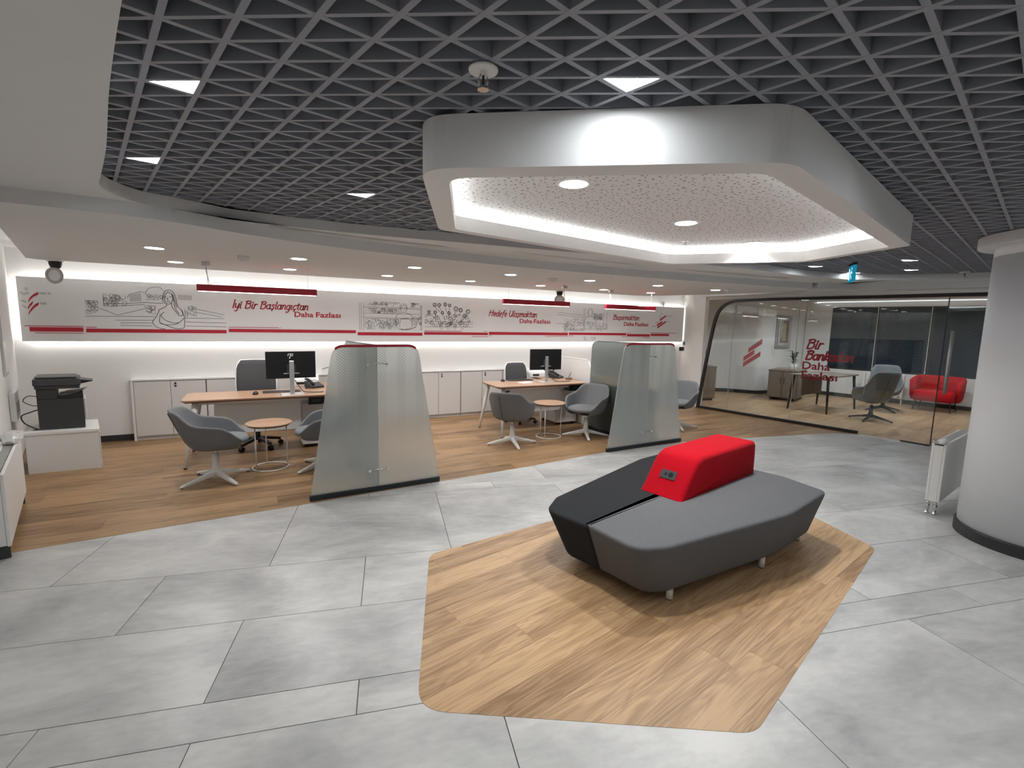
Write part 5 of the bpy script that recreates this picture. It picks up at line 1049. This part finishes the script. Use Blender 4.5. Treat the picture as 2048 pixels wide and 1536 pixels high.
for pts in ([(0.33, 0.56), (0.33, 0.455), (0.08, 0.275), (0.08, 0.36)], [(0.20, 0.345), (0.20, 0.255), (0.0, 0.105), (0.0, 0.195)], [(0.315, 0.315), (0.315, 0.225), (0.0, -0.005), (0.0, 0.085)]):
    MB().loft([[gpt(y0+s, 0.945+z, -0.007) for s, z in pts], [gpt(y0+s, 0.945+z, -0.0055) for s, z in pts]]).build('logo_bar', 'glass_red', gl)
# fixed pane, then the door leaf with its pull handles
def plan_pane(P, z0, z1, name, parent): return plan_wall(name, P, 0.01, z0, z1, 'clear_glass', True, parent)
plan_pane(DP, 0.02, ZF-0.045, 'pane', gl)
dd0 = (Vector(DP[1]) - Vector(DP[0])).normalized(); sb = [Vector(DP[0]) + dd0*0.55, Vector(DP[1])]
plan_wall('floor_channel', [tuple(sb[0]), tuple(sb[1])], 0.02, 0.0, 0.02, 'black_frame', True, gl)
ed = (Vector(EP[1]) - Vector(EP[0])).normalized(); en = Vector((-ed.y, ed.x)); DW = 0.92
d0 = Vector(EP[0]) + ed*0.004
dr = struct(plan_wall('door_1', [tuple(d0), tuple(d0 + ed*DW)], 0.01, 0.012, ZF-0.045, 'clear_glass', True))
def dpt(s, d, z): p = d0 + ed*s + en*d; return (p.x, p.y, z)
def dbox(s0, s1, d0_, d1_, z0, z1, name, mat, par=dr): return MB().add([dpt(s, d, z) for z in (z0, z1) for s, d in ((s0, d0_), (s1, d0_), (s1, d1_), (s0, d1_))], [(0,1,2,3),(7,6,5,4),(4,5,1,0),(5,6,2,1),(6,7,3,2),(7,4,0,3)]).build(name, mat, par)
dbox(-0.002, 0.010, -0.006, 0.016, 0.012, ZF-0.045, 'edge_seal', 'black_frame'); dbox(0.12, 0.26, -0.015, 0.025, 0.0, 0.06, 'floor_hinge', 'black_frame')
for d in (-0.06, 0.07):
    h = MB().bar(dpt(0.085, d, 0.80), dpt(0.085, d, 1.72), 0.017, None, 14).build('handle', 'silver', dr, True)
    for z in (0.92, 1.62): MB().bar(dpt(0.085, min(d, 0), z), dpt(0.085, max(d, 0.01), z), 0.010, None, 10).build('standoff', 'chrome', h, True)
topf = struct(plan_wall('trim_4', [(8.685, 4.12), (8.80, 3.22), (9.20, 1.60)], 0.06, ZF-0.035, ZF+0.015, 'black_frame', True))
side = thing('glass_side_light', 'fixed glass pane with chevron film right of the glass door', 'glass pane', (0, 0, 0))
e0 = d0 + ed*(DW+0.006); e1 = Vector(EP[1])
plan_wall('pane', [tuple(e0), tuple(e1)], 0.01, 0.05, ZF-0.04, 'clear_glass', True, side); plan_wall('floor_channel', [tuple(e0), tuple(e1)], 0.03, 0.0, 0.05, 'black_frame', True, side)
struct(plan_wall('trim_5', [(8.23, 6.9), (8.44, 5.6), (8.70, 4.12), (8.80, 3.22), (9.20, 1.60)], 0.03, ZF+0.016, ZS, 'white_paint', True))

# ------------------------------------------------------------------ glass office furniture
t = thing('office_desk', 'dark wooden desk in the glass office', 'desk', (10.05, 5.38, 0), rad(6))
MB().box(0, 1.35, 0, 0.78, 0.73, 0.757).build('desk_top', 'brown_laminate', t, False, 0.004, 1)
for x in (0.08, 1.27):
    for y in (0.06, 0.72): MB().bar((x, y, 0.73), (x + (0.06 if x > 0.4 else -0.06), y + (0.05 if y > 0.4 else -0.05), 0.0), 0.028, 0.018, 12).build('leg', 'black_plastic', t, True)
MB().box(0.25, 1.15, 0.62, 0.635, 0.30, 0.70).build('modesty_panel', 'brown_laminate', t)
t = thing('office_cabinet', 'low brown cabinet under the framed picture in the glass office', 'cabinet', (11.05, 6.62, 0), rad(20))
MB().box(0, 0.9, 0, 0.62, 0.07, 0.70).build('body', 'brown_laminate', t, False, 0.003, 1); MB().box(-0.01, 0.91, -0.01, 0.63, 0.701, 0.725).build('top', 'brown_laminate', t, False, 0.002, 1)
for k in range(2): d_ = MB().box(-0.016, -0.001, 0.01+k*0.305, 0.305+k*0.305, 0.08, 0.69).build('door', 'brown_laminate', t, False, 0.002, 1); MB().box(-0.024, -0.0165, 0.27 if k == 0 else 0.34, 0.28 if k == 0 else 0.35, 0.40, 0.55).build('handle', 'black_plastic', d_)
for y in (0.08, 0.54): MB().box(0.03, 0.87, y-0.03, y+0.03, 0.0, 0.07).build('plinth', 'black_plastic', t)
t = thing('office_sideboard', 'brown sideboard just behind the slanted frame of the glass office', 'cabinet', (9.02, 7.66, 0), rad(-20)); MB().box(0, 0.40, 0, 0.40, 0.05, 0.78).build('body', 'brown_laminate', t, False, 0.003, 1); MB().box(-0.01, 0.41, -0.012, 0.41, 0.781, 0.80).build('top', 'brown_laminate', t); MB().box(0.04, 0.36, 0.03, 0.37, 0.0, 0.05).build('plinth', 'black_plastic', t)
for k in range(2): MB().box(0.01+k*0.19, 0.195+k*0.19, -0.014, -0.001, 0.07, 0.77).build('door', 'brown_laminate', t, False, 0.002, 1)
def plant(loc, h, label, n, seed):
    t = thing('potted_plant', label, 'plant', loc); R_ = random.Random(seed)
    MB().lathe([(0.06, 0.0), (0.08, 0.02), (0.09, 0.14), (0.08, 0.145)], 18).build('pot', 'white_lacquer', t, True); MB().lathe([(0.002, 0.125), (0.082, 0.125)], 14).build('soil', 'black_plastic', t)
    for k in range(n):
        a = R_.uniform(0, 6.28); r = R_.uniform(0.03, 0.13); z = 0.13 + h*R_.uniform(0.2, 1); d = Vector((cos(a), sin(a), 0)); s = Vector((-sin(a), cos(a), 0))*0.022
        b = Vector((0, 0, 0.12 + 0.3*(z-0.12))); m_ = d*r*0.7 + Vector((0, 0, z)); e = d*(r+0.07) + Vector((0, 0, z-0.02))
        MB().add([b, m_ - s, m_ + s, e, m_ + Vector((0, 0, 0.006))], [(0, 1, 4), (0, 4, 2), (1, 3, 4), (4, 3, 2)]).build('leaf', 'leaf', t)
plant((11.20, 6.85, 0.725), 0.35, 'dark leafy potted plant on the brown cabinet in the glass office', 22, 2); plant((9.25, 7.78, 0.80), 0.25, 'small plant on the sideboard behind the slanted frame', 16, 5)
t = thing('framed_picture', 'narrow framed picture on the white office wall', 'picture', (12.24, 7.83, 1.62), rad(0)); MB().box(-0.30, 0.30, -0.03, 0.0, -0.42, 0.42).build('frame', 'silver', t, False, 0.006, 1); MB().box(-0.24, 0.24, -0.033, -0.0305, -0.36, 0.36).build('mount_board', 'grey_vinyl', t); MB().box(-0.17, 0.17, -0.0345, -0.0332, -0.29, 0.29).build('print', 'brown_laminate', t)
m = MB(); m.add([(0.0 + 0.075*cos(q), -0.036, 0.13 + 0.09*sin(q)) for q in circ(14)], [tuple(range(14))]); m.add([(-0.05, -0.036, 0.05), (0.05, -0.036, 0.05), (0.09, -0.036, -0.24), (-0.09, -0.036, -0.24)], [(0, 1, 2, 3)]); m.build('motif', 'brass_print', t)
# column radiator under the office window
t = thing('column_radiator', 'white column radiator under the office window', 'radiator', (13.12, 6.25, 0), math.atan2(wd_.y, wd_.x))
for k in range(9): MB().box(0.0+k*0.095, 0.06+k*0.095, -0.13, -0.04, 0.14, 0.70).build('element', 'white_metal', t, False, 0.02, 2)
MB().bar((0.0, -0.085, 0.20), (0.82, -0.085, 0.20), 0.016, None, 10).build('lower_pipe', 'white_metal', t); MB().bar((0.0, -0.085, 0.64), (0.82, -0.085, 0.64), 0.016, None, 10).build('upper_pipe', 'white_metal', t)
for x in (0.03, 0.79): MB().bar((x, -0.085, 0.0), (x, -0.085, 0.14), 0.014, None, 10).build('foot', 'white_metal', t)
# red armchair
t = thing('red_armchair', 'low red tub armchair on thin dark legs in the glass office', 'armchair', (12.98, 4.75, 0), rad(190))
m = MB(); rings = []
for i in range(25):
    a = rad(-118 + 236*i/24); k = abs(a)/rad(118); h = 0.74 - 0.10*max(0, (k-0.45)/0.55); q = PI + a
    sx = abs(cos(q))**0.6*(1 if cos(q) > 0 else -1); sy = abs(sin(q))**0.6*(1 if sin(q) > 0 else -1)
    rings.append([(0.33*sx, 0.40*sy, 0.22), (0.355*sx, 0.43*sy, 0.30), (0.37*sx, 0.445*sy, 0.5), (0.375*sx, 0.45*sy, h-0.02), (0.36*sx, 0.435*sy, h), (0.29*sx, 0.36*sy, h), (0.275*sx, 0.345*sy, h-0.03), (0.27*sx, 0.34*sy, 0.30)])
m.loft(rings).build('shell', 'armchair_red', t, True); 
st = fillet([(-0.27, -0.34), (0.34, -0.34), (0.34, 0.34), (-0.27, 0.34)], 0.1, 6)
MB().loft([[(x, y, z) for x, y in inset(st, i)] for i, z in ((0.02, 0.22), (0.0, 0.24), (0.0, 0.41), (0.03, 0.44))]).build('seat', 'armchair_red', t, True)
for x in (-0.22, 0.26):
    for y in (-0.28, 0.28): MB().bar((x, y, 0.22), (x*1.15, y*1.12, 0.0), 0.011, 0.008, 10).build('leg', 'black_plastic', t)
for s in (1.60, 2.60):
    p = on_win(s); t = thing('blind_cord', 'thin white blind cord hanging at the %s office window joint' % ('left' if s < 2 else 'right'), 'blind cord', (p[0]-0.03, p[1], 0.78), 0, 'blind cords at the office windows'); MB().bar((0, 0, 0), (0, 0, 1.48), 0.008, None, 8).build('cord', 'white_lacquer', t); MB().lathe([(0.004, -0.05), (0.014, -0.04), (0.014, -0.01), (0.006, 0.0)], 10).build('weight', 'white_lacquer', t, True)
struct(plan_wall('trim_6', [(on_win(0.3)[0]-0.12, on_win(0.3)[1]), (on_win(6.0)[0]-0.12, on_win(6.0)[1])], 0.02, 2.385, 2.40, 'window_led', True))
